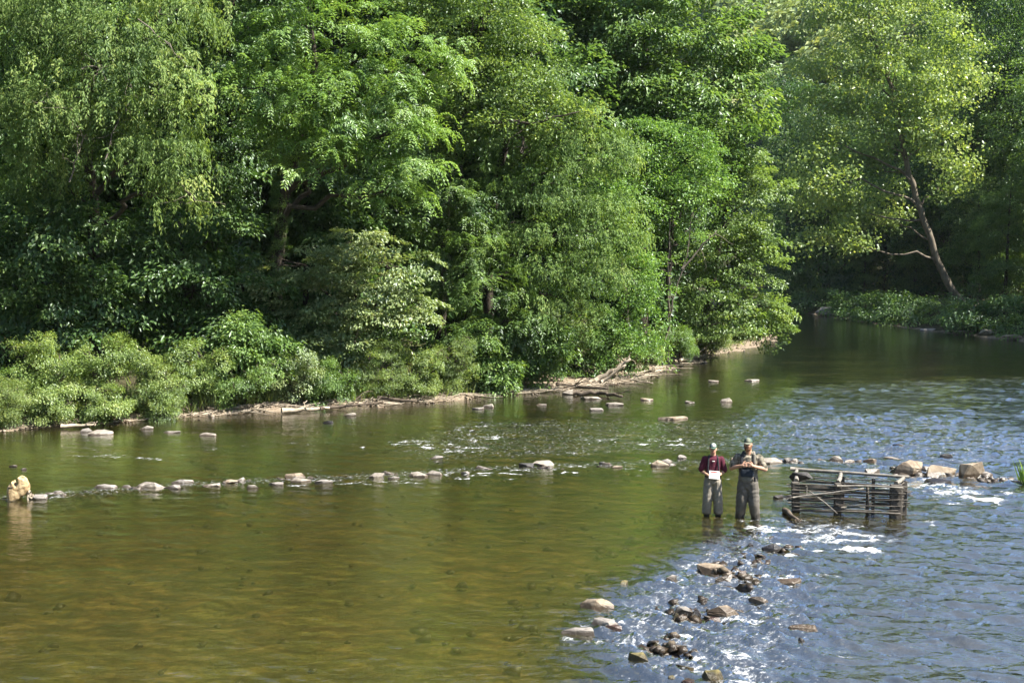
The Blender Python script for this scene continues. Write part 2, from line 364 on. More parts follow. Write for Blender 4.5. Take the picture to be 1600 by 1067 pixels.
def water_material():
    m, nt, out = mat_new('river_water'); v = objc(nt)
    ro = N(nt, 'ShaderNodeAttribute', attribute_name='chop').outputs['Fac']; fo = N(nt, 'ShaderNodeAttribute', attribute_name='foam').outputs['Fac']
    mp = N(nt, 'ShaderNodeMapping'); mp.inputs['Scale'].default_value = (0.75, 1.5, 1); mp.inputs['Rotation'].default_value = (0, 0, R(-14)); nt.links.new(v, mp.inputs[0]); q = mp.outputs[0]
    h1 = noise(nt, 1.6, 3, 0.55, q); h2 = noise(nt, 6.0, 3, 0.6, q); h3 = noise(nt, 19.0, 2, 0.6, q)
    hh = math_(nt, 'ADD', math_(nt, 'MULTIPLY', h1, 0.10), math_(nt, 'ADD', math_(nt, 'MULTIPLY', h2, 0.05), math_(nt, 'MULTIPLY', h3, 0.009)))
    patch = mapr(nt, noise(nt, 0.35, 3, 0.5, q), 0.3, 0.7, 0.6, 1.25)
    hh = math_(nt, 'MULTIPLY', math_(nt, 'MULTIPLY', hh, math_(nt, 'ADD', 0.17, math_(nt, 'MULTIPLY', ro, 0.42))), patch)
    b = N(nt, 'ShaderNodeBump'); b.inputs['Strength'].default_value = 1.0; b.inputs['Distance'].default_value = 1.0; nt.links.new(hh, b.inputs['Height'])
    tr = N(nt, 'ShaderNodeBsdfTransparent'); tr.inputs[0].default_value = (0.86, 0.85, 0.56, 1)
    df = N(nt, 'ShaderNodeBsdfDiffuse'); df.inputs[0].default_value = (0.082, 0.074, 0.022, 1); nt.links.new(b.outputs[0], df.inputs['Normal'])
    body = N(nt, 'ShaderNodeMixShader'); body.inputs[0].default_value = 0.3; nt.links.new(tr.outputs[0], body.inputs[1]); nt.links.new(df.outputs[0], body.inputs[2])
    gl = N(nt, 'ShaderNodeBsdfGlossy'); gl.inputs['Roughness'].default_value = 0.085; nt.links.new(b.outputs[0], gl.inputs['Normal'])
    fr = N(nt, 'ShaderNodeFresnel'); fr.inputs[0].default_value = 1.333; nt.links.new(b.outputs[0], fr.inputs['Normal'])
    w = N(nt, 'ShaderNodeMixShader'); nt.links.new(math_(nt, 'MULTIPLY', math_(nt, 'ADD', fr.outputs[0], math_(nt, 'ADD', 0.03, math_(nt, 'MULTIPLY', ro, 0.13))), 2.0, True), w.inputs[0]); nt.links.new(body.outputs[0], w.inputs[1]); nt.links.new(gl.outputs[0], w.inputs[2])
    mf = N(nt, 'ShaderNodeMapping'); mf.inputs['Scale'].default_value = (1.0, 1.9, 1); mf.inputs['Rotation'].default_value = (0, 0, R(-10)); nt.links.new(v, mf.inputs[0])
    fn = noise(nt, 8.5, 9, 0.78, mf.outputs[0])
    fm = mapr(nt, math_(nt, 'ADD', fn, math_(nt, 'MULTIPLY', math_(nt, 'SUBTRACT', fo, 1.0), 0.32)), 0.34, 0.55, 0.0, 0.88)
    fd = N(nt, 'ShaderNodeBsdfDiffuse'); fd.inputs[0].default_value = (0.78, 0.80, 0.82, 1)
    nt.links.new(bumpn(nt, fn, 0.8, 0.08), fd.inputs['Normal'])
    o2 = N(nt, 'ShaderNodeMixShader'); nt.links.new(fm, o2.inputs[0]); nt.links.new(w.outputs[0], o2.inputs[1]); nt.links.new(fd.outputs[0], o2.inputs[2])
    nt.links.new(o2.outputs[0], out.inputs[0]); return m
M['water'] = water_material()
wo = link('river', np_mesh('river', np.stack([wx, wy, hz + drop], -1), wq, M['water'], {'chop': rough, 'foam': foam}, True))
tag(wo, 'shallow river with green pool, riffles and white water', None, None, 'structure')
def wz(x, y):
    d = -0.10 * smooth(0.5, -2.5, poly_sdf(fast, np.array([x]), np.array([y]))) * smooth(40, 28, np.array([y])); return float(d[0])

# ------------------------------------------------------------------ foliage
def leaf_quads(rng, P, D, Nn, l, w, fold=0.25):
    """kite-shaped leaves folded along the midrib"""
    n = len(P); l = l * rng.uniform(0.7, 1.25, n)[:, None]; w = w * rng.uniform(0.75, 1.2, n)[:, None]
    D = D / (np.linalg.norm(D, axis=1)[:, None] + 1e-9)
    Nn = Nn - (Nn * D).sum(1)[:, None] * D; Nn /= np.linalg.norm(Nn, axis=1)[:, None] + 1e-9
    Sd = np.cross(D, Nn)
    a = P; c = P + D * l - Nn * l * 0.12
    b = P + D * l * 0.45 + Sd * w * 0.5 + Nn * w * fold; d = P + D * l * 0.45 - Sd * w * 0.5 + Nn * w * fold
    return np.stack([a, b, c, d], 1)
def tpl_broad(rng, n=150, L=1.25, W=1.2, leaf=(0.135, 0.068), droop=0.3, thick=0.07):
    u = rng.beta(1.6, 1.1, n); wdt = W * 0.5 * np.sin(np.pi * np.clip(u, 0.02, 0.98) ** 0.8) ** 0.7
    v = rng.uniform(-1, 1, n); v = np.sign(v) * np.abs(v) ** 0.8
    k = np.round(u * 6 + rng.normal(0, 0.2, n)) / 6; x = L * (0.75 * k + 0.25 * u) + 0.30 * np.abs(v) * wdt; y = v * wdt
    z = -droop * (x / L) ** 2 * L * 0.6 - 0.25 * y ** 2 + rng.normal(0, thick, n)
    D = np.stack([0.8 + rng.normal(0, .45, n), np.sign(v) * 0.7 + rng.normal(0, .5, n), -0.45 + rng.normal(0, .35, n)], -1)
    Nn = np.stack([rng.normal(0.1, .38, n), rng.normal(0, .38, n), np.ones(n)], -1)
    return leaf_quads(rng, np.stack([x, y, z], -1), D, Nn, *leaf)
def tpl_droop(rng, n=165, leaf=(0.145, 0.045), S=11, hang=1.15):
    P = []; D = []; Nn = []; m = n // S
    for s in range(S):
        x0 = rng.uniform(0.0, 0.8); y0 = rng.uniform(-.6, .6); t = np.sort(rng.uniform(0.02, 1, m)); h = hang * rng.uniform(.55, 1.15)
        out = rng.uniform(.25, .6)
        p = np.stack([x0 + out * t ** 0.7, y0 * (1 + 0.3 * t) + rng.normal(0, .02, m), 0.12 * np.sin(np.pi * t) - h * t ** 1.6], -1)
        sd = np.where(np.arange(m) % 2, 1, -1)
        P.append(p); D.append(np.stack([0.35 + rng.normal(0, .4, m), sd * 0.5 + rng.normal(0, .3, m), -0.9 + rng.normal(0, .25, m)], -1))
        Nn.append(np.stack([0.9 + rng.normal(0, .4, m), rng.normal(0, .5, m), 0.6 + rng.normal(0, .3, m)], -1))
    return leaf_quads(rng, np.concatenate(P), np.concatenate(D), np.concatenate(Nn), *leaf)
def tpl_frond(rng, fr=9, pairs=9, leaf=(0.135, 0.045), ln=0.62):
    P = []; D = []; Nn = []
    for s in range(fr):
        a = rng.uniform(-1.5, 1.5); o = np.array([rng.uniform(0, .7), rng.uniform(-.35, .35), rng.uniform(-.1, .1)]); l = ln * rng.uniform(.75, 1.2)
        t = (np.arange(pairs) + 1) / pairs; hx = np.array([math.cos(a), math.sin(a), 0]); sx = np.array([-math.sin(a), math.cos(a), 0])
        p = o + hx * (l * (t - 0.15 * t ** 2))[:, None]; p[:, 2] += 0.10 * np.sin(np.pi * t) - rng.uniform(.2, .42) * t ** 2 * l * 1.5
        for sd in (-1, 1):
            P.append(p + rng.normal(0, .008, p.shape)); D.append(sx * sd + hx * 0.55 + np.array([0, 0, -0.45]) + rng.normal(0, .15, p.shape))
            Nn.append(np.array([0, 0, 1.0]) + hx * 0.25 + rng.normal(0, .2, p.shape))
    return leaf_quads(rng, np.concatenate(P), np.concatenate(D), np.concatenate(Nn), *leaf)
def tpl_fine(rng, n=150, leaf=(0.105, 0.06)):
    c = np.stack([rng.uniform(0, 1.1, 9), rng.uniform(-.5, .5, 9), rng.normal(0, .08, 9)], -1); k = rng.integers(0, 9, n)
    off = rng.normal(0, 1, (n, 3)) * np.array([.17, .17, .06]); P = c[k] + off; P[:, 2] -= 0.22 * P[:, 0] ** 2
    D = off * 3 + rng.normal(0, .5, (n, 3)) + np.array([0.2, 0, -.25]); Nn = rng.normal(0, .4, (n, 3)) + np.array([0, 0, 1])
    return leaf_quads(rng, P, D, Nn, *leaf)
def tpl_maple(rng, n=165, leaf=(0.145, 0.13)):
    P = np.stack([rng.uniform(0, 1.5, n), rng.normal(0, .42, n), rng.normal(0, .22, n)], -1)
    D = rng.normal(0, .6, (n, 3)) + np.array([.5, 0, -.5]); Nn = rng.normal(0, .7, (n, 3)) + np.array([0.2, 0, .8])
    return leaf_quads(rng, P, D, Nn, *leaf, fold=0.12)
TPL = {}
def templates(style):
    if style in TPL: return TPL[style]
    r = np.random.default_rng(abs(hash(style)) % 1000 if False else sum(map(ord, style)))
    f = {'broad': lambda: tpl_broad(r), 'droop': lambda: tpl_droop(r), 'frond': lambda: tpl_frond(r), 'fine': lambda: tpl_fine(r), 'maple': lambda: tpl_maple(r),
         'arch': lambda: tpl_droop(r, 170, (0.12, 0.045), 12, 0.55),
         'layer': lambda: tpl_broad(r, 150, 1.3, 1.3, (0.15, 0.08), 0.38, 0.04),
         'shrub': lambda: tpl_broad(r, 105, 0.8, 0.75, (0.105, 0.052), 0.15, 0.11),
         'needle': lambda: tpl_broad(r, 150, 0.8, 0.75, (0.10, 0.022), 0.0, 0.10),
         'wide': lambda: tpl_broad(r, 100, 1.5, 1.5, (0.21, 0.12), 0.3, 0.1),
         'far': lambda: tpl_broad(r, 130, 1.4, 1.4, (0.15, 0.085), 0.3, 0.14),
         'bushy': lambda: tpl_broad(r, 120, 1.3, 1.3, (0.18, 0.09), 0.25, 0.12)}[style]
    TPL[style] = [f() for _ in range(6)]; return TPL[style]
def fill_lobe(rng, c, rad, style, dens, size, back=0.45, bottom=0.4):
    """sprays of leaves spread over one lobe of a crown: rotation matrices, places, scales"""
    rad = np.asarray(rad, float); area = 4 * np.pi * ((rad[0] * rad[1]) ** 1.6 / 3 + (rad[0] * rad[2]) ** 1.6 / 3 + (rad[1] * rad[2]) ** 1.6 / 3) ** (1 / 1.6)
    n = max(8, int(.86 * dens * area / size ** 2)); d = rng.normal(0, 1, (n * 2, 3)); d /= np.linalg.norm(d, axis=1)[:, None]
    keep = np.ones(len(d), bool); u = rng.random(len(d))
    keep &= ~((d[:, 2] < -0.35) & (u > bottom)); keep &= ~((d[:, 1] > 0.3) & (u > back)); d = d[keep][:n]; n = len(d)
    ph = rng.uniform(0, 6.3, 6)
    bumpy = 1 + 0.26 * np.sin(3.1 * d[:, 0] * 2 + ph[0]) * np.sin(2.7 * d[:, 2] * 2 + ph[1]) + 0.2 * np.sin(5.3 * d[:, 2] + ph[2] + 3 * d[:, 0]) + 0.1 * np.sin(7 * d[:, 1] + ph[3])
    r = rng.beta(3.2, 1.0, n) * bumpy
    pos = c + d * rad * r[:, None]
    az = np.arctan2(d[:, 1] / rad[1], d[:, 0] / rad[0]) + rng.normal(0, .45, n); top = d[:, 2] > 0.8; az = np.where(top, rng.uniform(-3.14, 3.14, n), az)
    el = 0.32 * d[:, 2] + rng.normal(0.0, .2, n) - 0.08
    f = np.stack([np.cos(az) * np.cos(el), np.sin(az) * np.cos(el), np.sin(el)], -1)
    up = np.array([0, 0, 1.0]) + rng.normal(0, .22, (n, 3)) + 0.25 * d; up -= (up * f).sum(1)[:, None] * f; up /= np.linalg.norm(up, axis=1)[:, None]
    Rm = np.stack([f, np.cross(up, f), up], -1); sc = size * rng.uniform(.75, 1.25, n)
    return Rm, pos - f * (0.55 * sc)[:, None], sc
def grow(rng, lobes, style, dens, size, off, back=0.45, bottom=0.4):
    tp = templates(style); VV = []; RN = []; org = []
    for c, rad in lobes:
        Rm, pos, sc = fill_lobe(rng, np.asarray(c), rad, style, dens, size, back, bottom); k = rng.integers(0, len(tp), len(pos)); org.append(pos)
        base = rng.uniform(-0.10, 0.10)
        for t in range(len(tp)):
            q = np.where(k == t)[0]
            if not len(q): continue
            T = tp[t]; nl = len(T)
            w = np.einsum('mij,nkj->mnki', Rm[q], T) * sc[q][:, None, None, None] + pos[q][:, None, None, :]
            VV.append(w.reshape(-1, 3)); sh = rng.normal(0.45 + base, .13, len(q))[:, None] + rng.normal(0, .17, (len(q), nl))
            RN.append(np.repeat(np.clip(sh, 0, 1).ravel(), 4))
    V = np.concatenate(VV) - np.asarray(off); n = len(V) // 4
    i = np.arange(n)[:, None] * 4; F_ = np.concatenate([i + np.array([[0, 1, 2]]), i + np.array([[0, 2, 3]])])
    return V, F_, np.concatenate(RN), org

TRI = 0
def tree(name, label, Yd, trunk, lobes, style, mat, bark='bark_dark', dens=1.15, size=1.15, seed=0, r0=0.22, group='trees on the left bank', cat='tree', depth=0.9, back=0.4, bottom=0.4, stems=None, twigs=9, r1=0.05):
    """trunk: points (px,py[,dY]) from the ground up; lobes: (px,py,rx,ry[,dY]) read off the photograph at the tree's own distance"""
    global TRI
    rng = np.random.default_rng(seed + 100)
    W = [at(p[0], p[1], Yd + (p[2] if len(p) > 2 else 0)) for p in trunk]
    b = W[0].copy(); b[2] = tz(b[0], b[1]) - 0.12; W[0] = b
    root = empty(name, b, label, cat, group)
    L = []
    for l in lobes:
        y = Yd + (l[4] if len(l) > 4 else rng.uniform(-.8, .8)); s = y / F
        L.append((at(l[0], l[1], y), (l[2] * s, max(1.0, depth * 0.5 * (l[2] + l[3]) * s), l[3] * s)))
    V, Fc, rn, org = grow(rng, L, style, dens, size, b, back, bottom); TRI += len(Fc)
    link('crown', np_mesh('crown', V, Fc, mat, {'rnd': rn}), root)
    # trunk: smooth path through the measured points
    W = np.array(W); t = np.linspace(0, len(W) - 1, 6 * (len(W) - 1) + 1); P = np.stack([np.interp(t, np.arange(len(W)), W[:, k]) for k in range(3)], -1)
    for _ in range(3): P[1:-1] = 0.25 * P[:-2] + 0.5 * P[1:-1] + 0.25 * P[2:]
    P[1:-1] += rng.normal(0, 0.04, P[1:-1].shape)
    f = np.linspace(0, 1, len(P)); rad = r0 * (1 - f) ** 0.8 + r1; rad[0] *= 1.45; rad[1] *= 1.15
    T = Tubes(); T.add(P, rad, 8); link('trunk', T.mesh('trunk', M[bark], b), root)
    for (c, rd), og in zip(L, org):
        cand = np.where(P[:, 2] < c[2] - 0.15 * abs(c[2] - b[2]))[0]; cand = cand if len(cand) else np.array([1])
        k = cand[np.argmin(np.linalg.norm(P[cand] - c, axis=1) + 0.0 * cand)]; k = max(1, k)
        T = Tubes(); d = np.linalg.norm(c - P[k]); e = c + np.array([0, 0, rd[2] * 0.2]); lp = wobble(P[k], e, 9, 0.35 + 0.05 * d, rng, 0.06 * d)
        rb = min(rad[k] * 0.6, 0.03 + (0.018 if Yd < 80 else .011) * d); T.add(lp, np.linspace(rb, 0.022, 9), 6)
        for q in rng.choice(len(og), min(twigs, len(og)), replace=False):
            s = lp[rng.integers(4, 9)]; T.add(wobble(s, og[q], 5, 0.2, rng), np.linspace(0.022, 0.007, 5), 4)
        link('branch', T.mesh('branch', M[bark], b), root)
    return root
def copy_thing(root, loc, rz, sc, label, group):
    r = root.copy(); COL.objects.link(r); r.location = [float(c) for c in loc]; r.rotation_euler = (0, 0, rz); r.scale = (sc, sc, sc)
    r['label'] = label; r['group'] = group
    for ch in root.children:
        c = ch.copy(); COL.objects.link(c); c.parent = r
    return r

G = lambda *c: c
LM = {'willow': leaf_mat('leaf_yellow_green', G(0.068, 0.125, 0.042), G(0.230, 0.329, 0.102), 0.45, 0.008),
      'willow2': leaf_mat('leaf_yellow_greener', G(0.062, 0.121, 0.040), G(0.212, 0.320, 0.097), 0.45, 0.008),  # slightly greener leaf of the drooping mid-shore tree
      'dark': leaf_mat('leaf_dark', G(0.042, 0.091, 0.032), G(0.123, 0.213, 0.065)),  # dark leaves; in the understory trees the shade is put into this colour
      'walnut': leaf_mat('leaf_bright', G(0.065, 0.134, 0.035), G(0.203, 0.329, 0.082)),
      'mid': leaf_mat('leaf_mid', G(0.055, 0.111, 0.035), G(0.172, 0.276, 0.075)),
      'elm': leaf_mat('leaf_fine_green', G(0.069, 0.127, 0.038), G(0.210, 0.306, 0.086)),
      'locust': leaf_mat('leaf_locust', G(0.065, 0.144, 0.038), G(0.203, 0.349, 0.086)),
      'dogwood': leaf_mat('leaf_pale', G(0.090, 0.144, 0.058), G(0.283, 0.356, 0.152), 0.36, 0.04),
      'shrub': leaf_mat('leaf_shrub', G(0.075, 0.129, 0.041), G(0.233, 0.323, 0.093)),
      'shrub2': leaf_mat('leaf_shrub_yellow', G(0.083, 0.138, 0.045), G(0.255, 0.340, 0.110)),
      'sycamore': leaf_mat('leaf_sycamore', G(.12, .19, .055), G(.28, .37, .12), 0.45),
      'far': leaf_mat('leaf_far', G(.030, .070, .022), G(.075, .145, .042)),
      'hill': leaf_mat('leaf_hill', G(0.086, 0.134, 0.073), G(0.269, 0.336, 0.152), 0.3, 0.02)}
TREES = [
 # name, label, depth, trunk, lobes, style, leaf, keyword arguments
 ('weeping_tree', 'tall weeping yellow-green tree with bare twigs at the left edge', 46.5, [(150, 575, 2), (150, 420, 1.5), (140, 250, 1), (130, 110, .5), (110, 0), (90, -90)],
  [(50, 40, 110, 80, -.5), (180, 70, 110, 80, -1), (255, 150, 90, 80, -1.5), (130, 170, 100, 75, -1.5), (270, 235, 70, 70, -2), (285, 295, 40, 38, -2), (30, 170, 80, 80, -.8), (60, 270, 70, 50, .5), (120, -90, 160, 90, 0), (290, 20, 70, 70, -.5)], 'droop', 'willow', dict(size=1.05, dens=1.25)),
 ('understory_tree', 'dark leafy understory tree in shade below the weeping tree', 46.5, [(60, 600, 2), (70, 480, 2), (70, 360, 1.5)],
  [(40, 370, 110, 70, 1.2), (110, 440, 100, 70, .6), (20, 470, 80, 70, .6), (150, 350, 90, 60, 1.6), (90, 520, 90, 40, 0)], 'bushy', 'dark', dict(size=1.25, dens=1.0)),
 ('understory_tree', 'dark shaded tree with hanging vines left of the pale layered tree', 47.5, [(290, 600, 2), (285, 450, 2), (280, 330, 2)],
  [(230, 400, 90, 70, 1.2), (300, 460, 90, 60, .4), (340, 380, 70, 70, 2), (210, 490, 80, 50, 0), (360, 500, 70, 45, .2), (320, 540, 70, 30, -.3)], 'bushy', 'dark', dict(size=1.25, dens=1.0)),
 ('broadleaf_tree', 'dark green tree rising between the weeping tree and the bright walnut', 54.0, [(370, 560, 2), (375, 380, 2), (365, 200, 1), (355, 20), (350, -80)],
  [(350, 60, 80, 80), (390, 160, 70, 80), (340, 260, 70, 80), (370, -50, 100, 60), (420, 20, 60, 60), (330, 330, 60, 60)], 'broad', 'dark', dict(size=1.3, dens=1.05)),
 ('walnut_tree', 'bright green tree with long drooping compound leaves and dark leaning ivy trunk', 48.0, [(425, 560, 2.5), (432, 420, 2.2), (447, 280, 1.2), (488, 195, .6), (492, 100, .2), (480, -20)],
  [(480, 60, 100, 70, -.6), (410, 150, 85, 65, -.8), (520, 150, 100, 60, -1.5), (600, 150, 85, 70, -1.2), (640, 225, 60, 60, -1.5), (530, 245, 95, 50, -1.6), (620, 290, 70, 45, -1.4), (450, 225, 70, 45, -1), (480, -60, 150, 60, 0), (600, 60, 80, 60, -.4), (690, 110, 40, 70, -.5)], 'frond', 'walnut', dict(size=1.15, dens=1.25, r0=.26)),
 ('fine_leaved_tree', 'rounded fine-leaved green tree at the top centre beside the tall dark tree', 53.0, [(690, 560, 3), (690, 400, 2.5), (700, 250, 1), (740, 120), (760, -20)],
  [(740, 40, 110, 75, -.3), (820, 110, 75, 80, -.8), (740, 130, 90, 70, -1), (690, 200, 60, 60, -.6), (860, 170, 60, 60, -.9), (650, 20, 70, 60, .4), (760, -60, 130, 70), (790, 190, 80, 40, -1.2)], 'fine', 'elm', dict(size=1.3, dens=1.25)),
 ('weeping_tree', 'drooping yellowish tree arching down to the gravel shore at mid picture', 53.5, [(760, 590, 2.5), (765, 420, 2), (775, 280, 1), (800, 195, 0), (860, 185, -.5), (930, 200, -.8)],
  [(800, 215, 100, 45, -.8), (900, 220, 80, 55, -1), (960, 260, 45, 60, -1.2), (840, 300, 100, 70, -1.5), (920, 340, 70, 60, -1.7), (850, 390, 90, 60, -2), (930, 420, 60, 50, -2), (790, 340, 60, 60, -1), (860, 470, 80, 45, -2), (975, 380, 30, 55, -1.6)], 'arch', 'willow2', dict(size=1.0, dens=1.25, r0=.2)),
 ('walnut_tree', 'mid-green tree with hanging fronds between the pale layered tree and drooping yellowish tree', 52.0, [(735, 600, 2), (730, 480, 1.5), (725, 340, .8), (720, 260)],
  [(715, 310, 65, 60, -.4), (750, 380, 60, 60, -1), (690, 380, 50, 60, 0), (760, 460, 55, 60, -1.2), (700, 450, 50, 50, -.2), (740, 530, 65, 45, -1), (800, 510, 50, 50, -1.2), (660, 330, 40, 50, .4)], 'frond', 'mid', dict(size=1.05, dens=1.2, r0=.15)),
 ('broadleaf_tree', 'very tall dark green tree towering at the top right of the left bank', 66.0, [(1000, 560, 5), (1000, 400, 4), (1005, 220, 2), (1010, 60), (1010, -80)],
  [(900, 40, 85, 60, 0), (1000, 50, 100, 70, -1), (1090, 80, 85, 70, -1), (960, 130, 90, 55, -1.6), (1060, 160, 90, 60, -2), (1140, 170, 50, 60, -1), (880, 120, 60, 50, 0), (990, 210, 80, 45, -1.8), (1120, 240, 60, 55, -1.2), (1010, -60, 170, 80), (1170, 110, 25, 50, 0), (900, -60, 110, 80)], 'bushy', 'mid', dict(size=1.5, dens=1.25, r0=.35)),
 ('locust_tree', 'bright green feathery tree at the shore beside the drooping yellowish tree', 57.5, [(985, 570, 2), (975, 450, 1), (960, 330, 0), (950, 260)],
  [(950, 265, 45, 40, -.5), (935, 320, 50, 50, -1), (985, 330, 40, 45, -.8), (965, 390, 50, 50, -1), (1000, 430, 35, 45, -1.2), (985, 480, 50, 45, -1.6), (1010, 530, 35, 35, -1.4), (960, 540, 45, 35, -1.8)], 'fine', 'locust', dict(size=1.15, dens=1.35, r0=.14)),
 ('locust_tree', 'feathery green tree with twin slim stems and a pale leaning dead trunk beside', 62.0, [(1040, 545, 1.5), (1045, 430, 1), (1050, 330, .5), (1055, 210)],
  [(1050, 200, 55, 35, -.5), (1090, 235, 55, 40, -1), (1020, 250, 40, 40, -.8), (1070, 290, 60, 40, -1.2), (1020, 320, 40, 40, -.5), (1110, 300, 40, 40, -.6), (1050, 360, 40, 30, .8)], 'fine', 'locust', dict(size=1.25, dens=1.3, r0=.10)),
 ('overhanging_tree', 'light green tree at the point leaning its branches low over the river', 66.5, [(1095, 548, 2), (1110, 450, 1.5), (1130, 350, 1), (1150, 240, .5)],
  [(1150, 240, 50, 50, -.4), (1180, 300, 38, 50, -.6), (1140, 330, 55, 50, -.8), (1185, 370, 30, 40, -.6), (1130, 400, 60, 45, -1.2), (1170, 430, 45, 40, -1), (1110, 460, 60, 40, -1.6), (1175, 475, 45, 28, -1.4), (1210, 480, 24, 14, -1.6), (1130, 510, 65, 32, -1.8), (1190, 515, 38, 14, -1.8)], 'broad', 'elm', dict(size=1.25, dens=1.4, r0=.18)),
 ('dogwood_tree', 'low pale-leaved layered tree standing in front of the dark wood', 50.0, [(560, 610, 2.2), (555, 520, 2), (550, 430, 1.2), (560, 380, .8)],
  [(560, 385, 75, 30, -.6), (490, 415, 60, 32, -.9), (610, 425, 60, 35, -1.2), (540, 445, 75, 32, -1.6), (650, 475, 36, 35, -1.4), (430, 450, 50, 28, -.8), (600, 490, 70, 35, -1.6), (500, 490, 70, 30, -1.2), (410, 420, 35, 22, -.2), (560, 530, 80, 30, -1)], 'layer', 'dogwood', dict(size=.95, dens=1.15, r0=.12, bottom=.25)),
]
for k, (nm, lb, yd, tr, lo, st, lm, kw) in enumerate(TREES):
    t_ = tree(nm, lb, yd, tr, lo, st, LM[lm], seed=k * 13, **kw)
    if nm == 'walnut_tree' and 'leaning' in lb: WALNUT = t_
    if nm == 'weeping_tree' and 'left edge' in lb: WEEP = t_
    if nm == 'locust_tree' and 'dead trunk' in lb: LOC = t_
# ivy on the walnut's trunk, pale dead wood in the trees
rng = np.random.default_rng(5)
b = np.array(WALNUT.location)
iv = [(at(px, py, 49.4), (14 * 49 / F, .35, 26 * 49 / F)) for px, py in ((438, 300), (440, 340), (436, 385), (434, 430), (430, 470))]
V, Fc, rn, _ = grow(rng, iv, 'shrub', 2.2, .55, b, 0.3, 1.0); link('ivy', np_mesh('ivy', V, Fc, LM['mid'], {'rnd': rn}), WALNUT)
def dead(root, paths, Y, mat='dead', r=0.05):
    b = np.array(root.location); rg = np.random.default_rng(len(paths) * 7)
    for pts in paths:
        T = Tubes(); W = np.array([at(p[0], p[1], Y + (p[2] if len(p) > 2 else 0)) for p in pts]); n = len(W)
        t = np.linspace(0, n - 1, 5 * (n - 1) + 1); P = np.stack([np.interp(t, np.arange(n), W[:, k]) for k in range(3)], -1); P[1:-1] += rg.normal(0, .035, P[1:-1].shape)
        T.add(P, np.linspace(r, r * .3, len(P)), 6)
        for q in range(5):
            s = P[rg.integers(len(P) // 3, len(P))]; T.add(wobble(s, s + rg.normal(0, .45, 3) + np.array([0, -.1, -.15]), 5, .15, rg), np.linspace(r * .35, .006, 5), 4)
        link('dead_branch', T.mesh('dead_branch', M[mat], b), root)
dead(WEEP, [[(128, 108), (172, 103)], [(108, 285), (122, 235), (112, 170)], [(122, 240), (135, 210)], [(198, 175), (205, 140), (200, 110)], [(215, 30), (265, 70), (290, 105)], [(60, 165), (90, 150)], [(285, 290), (310, 320)], [(165, 250), (188, 180)]], 44.0, 'bark_grey', .03)
dead(LOC, [[(1040, 530, .5), (1052, 470), (1072, 400), (1082, 330)], [(1066, 420), (1100, 380), (1120, 360)], [(1045, 500, .5), (1044, 410), (1050, 310)]], 60.8, 'bark_grey', .06)
WEEP2 = [o for o in COL.objects if o.get('label', '').startswith('drooping yellowish')][0]
dead(WEEP2, [[(765, 190), (840, 192), (905, 175)], [(815, 240), (818, 215)]], 50.5, 'bark_dark', .08)

# second row up the left bank: two models, copied
backdrop = [(270, 52, 62), (-60, 40, 58), (560, 60, 62), (150, 90, 64), (700, -10, 66), (820, 30, 68), (440, 10, 66), (930, 330, 66), (620, 330, 60), (840, 420, 62), (330, 330, 58), (-20, 300, 56), (1040, 330, 74), (480, 400, 57), (150, 380, 55), (1000, 440, 78), (100, 20, 78), (380, 20, 80), (640, 20, 84)]
protoA = tree('broadleaf_tree', 'dark tree crowded behind the front trees of the left bank', 58.0, [(215, 590), (215, 400), (215, 200), (215, 20)],
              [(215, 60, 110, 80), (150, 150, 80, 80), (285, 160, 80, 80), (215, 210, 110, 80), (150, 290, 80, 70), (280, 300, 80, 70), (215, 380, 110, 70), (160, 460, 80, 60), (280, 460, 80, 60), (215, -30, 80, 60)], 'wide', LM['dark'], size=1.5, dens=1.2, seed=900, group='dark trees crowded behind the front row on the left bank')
b0 = protoA.location.copy()
lab = 'dark tree crowded behind the front trees of the left bank'
for k, (px, py, yd) in enumerate(backdrop):
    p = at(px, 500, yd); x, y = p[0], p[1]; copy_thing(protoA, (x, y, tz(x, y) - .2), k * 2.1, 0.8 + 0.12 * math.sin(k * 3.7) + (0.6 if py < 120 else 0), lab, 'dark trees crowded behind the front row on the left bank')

for k, (x, y, sc) in enumerate([(-27, 38, 1.0), (-30, 30, 1.1), (-29, 22, 1.0), (-34, 44, 1.3), (-36, 34, 1.35), (-31, 14, 1.1)]):
    copy_thing(protoA, (x, y, tz(x, y) - .2), k * 1.7, sc, 'tree of the left bank just beyond the left frame edge', 'left bank trees beyond the frame edge')
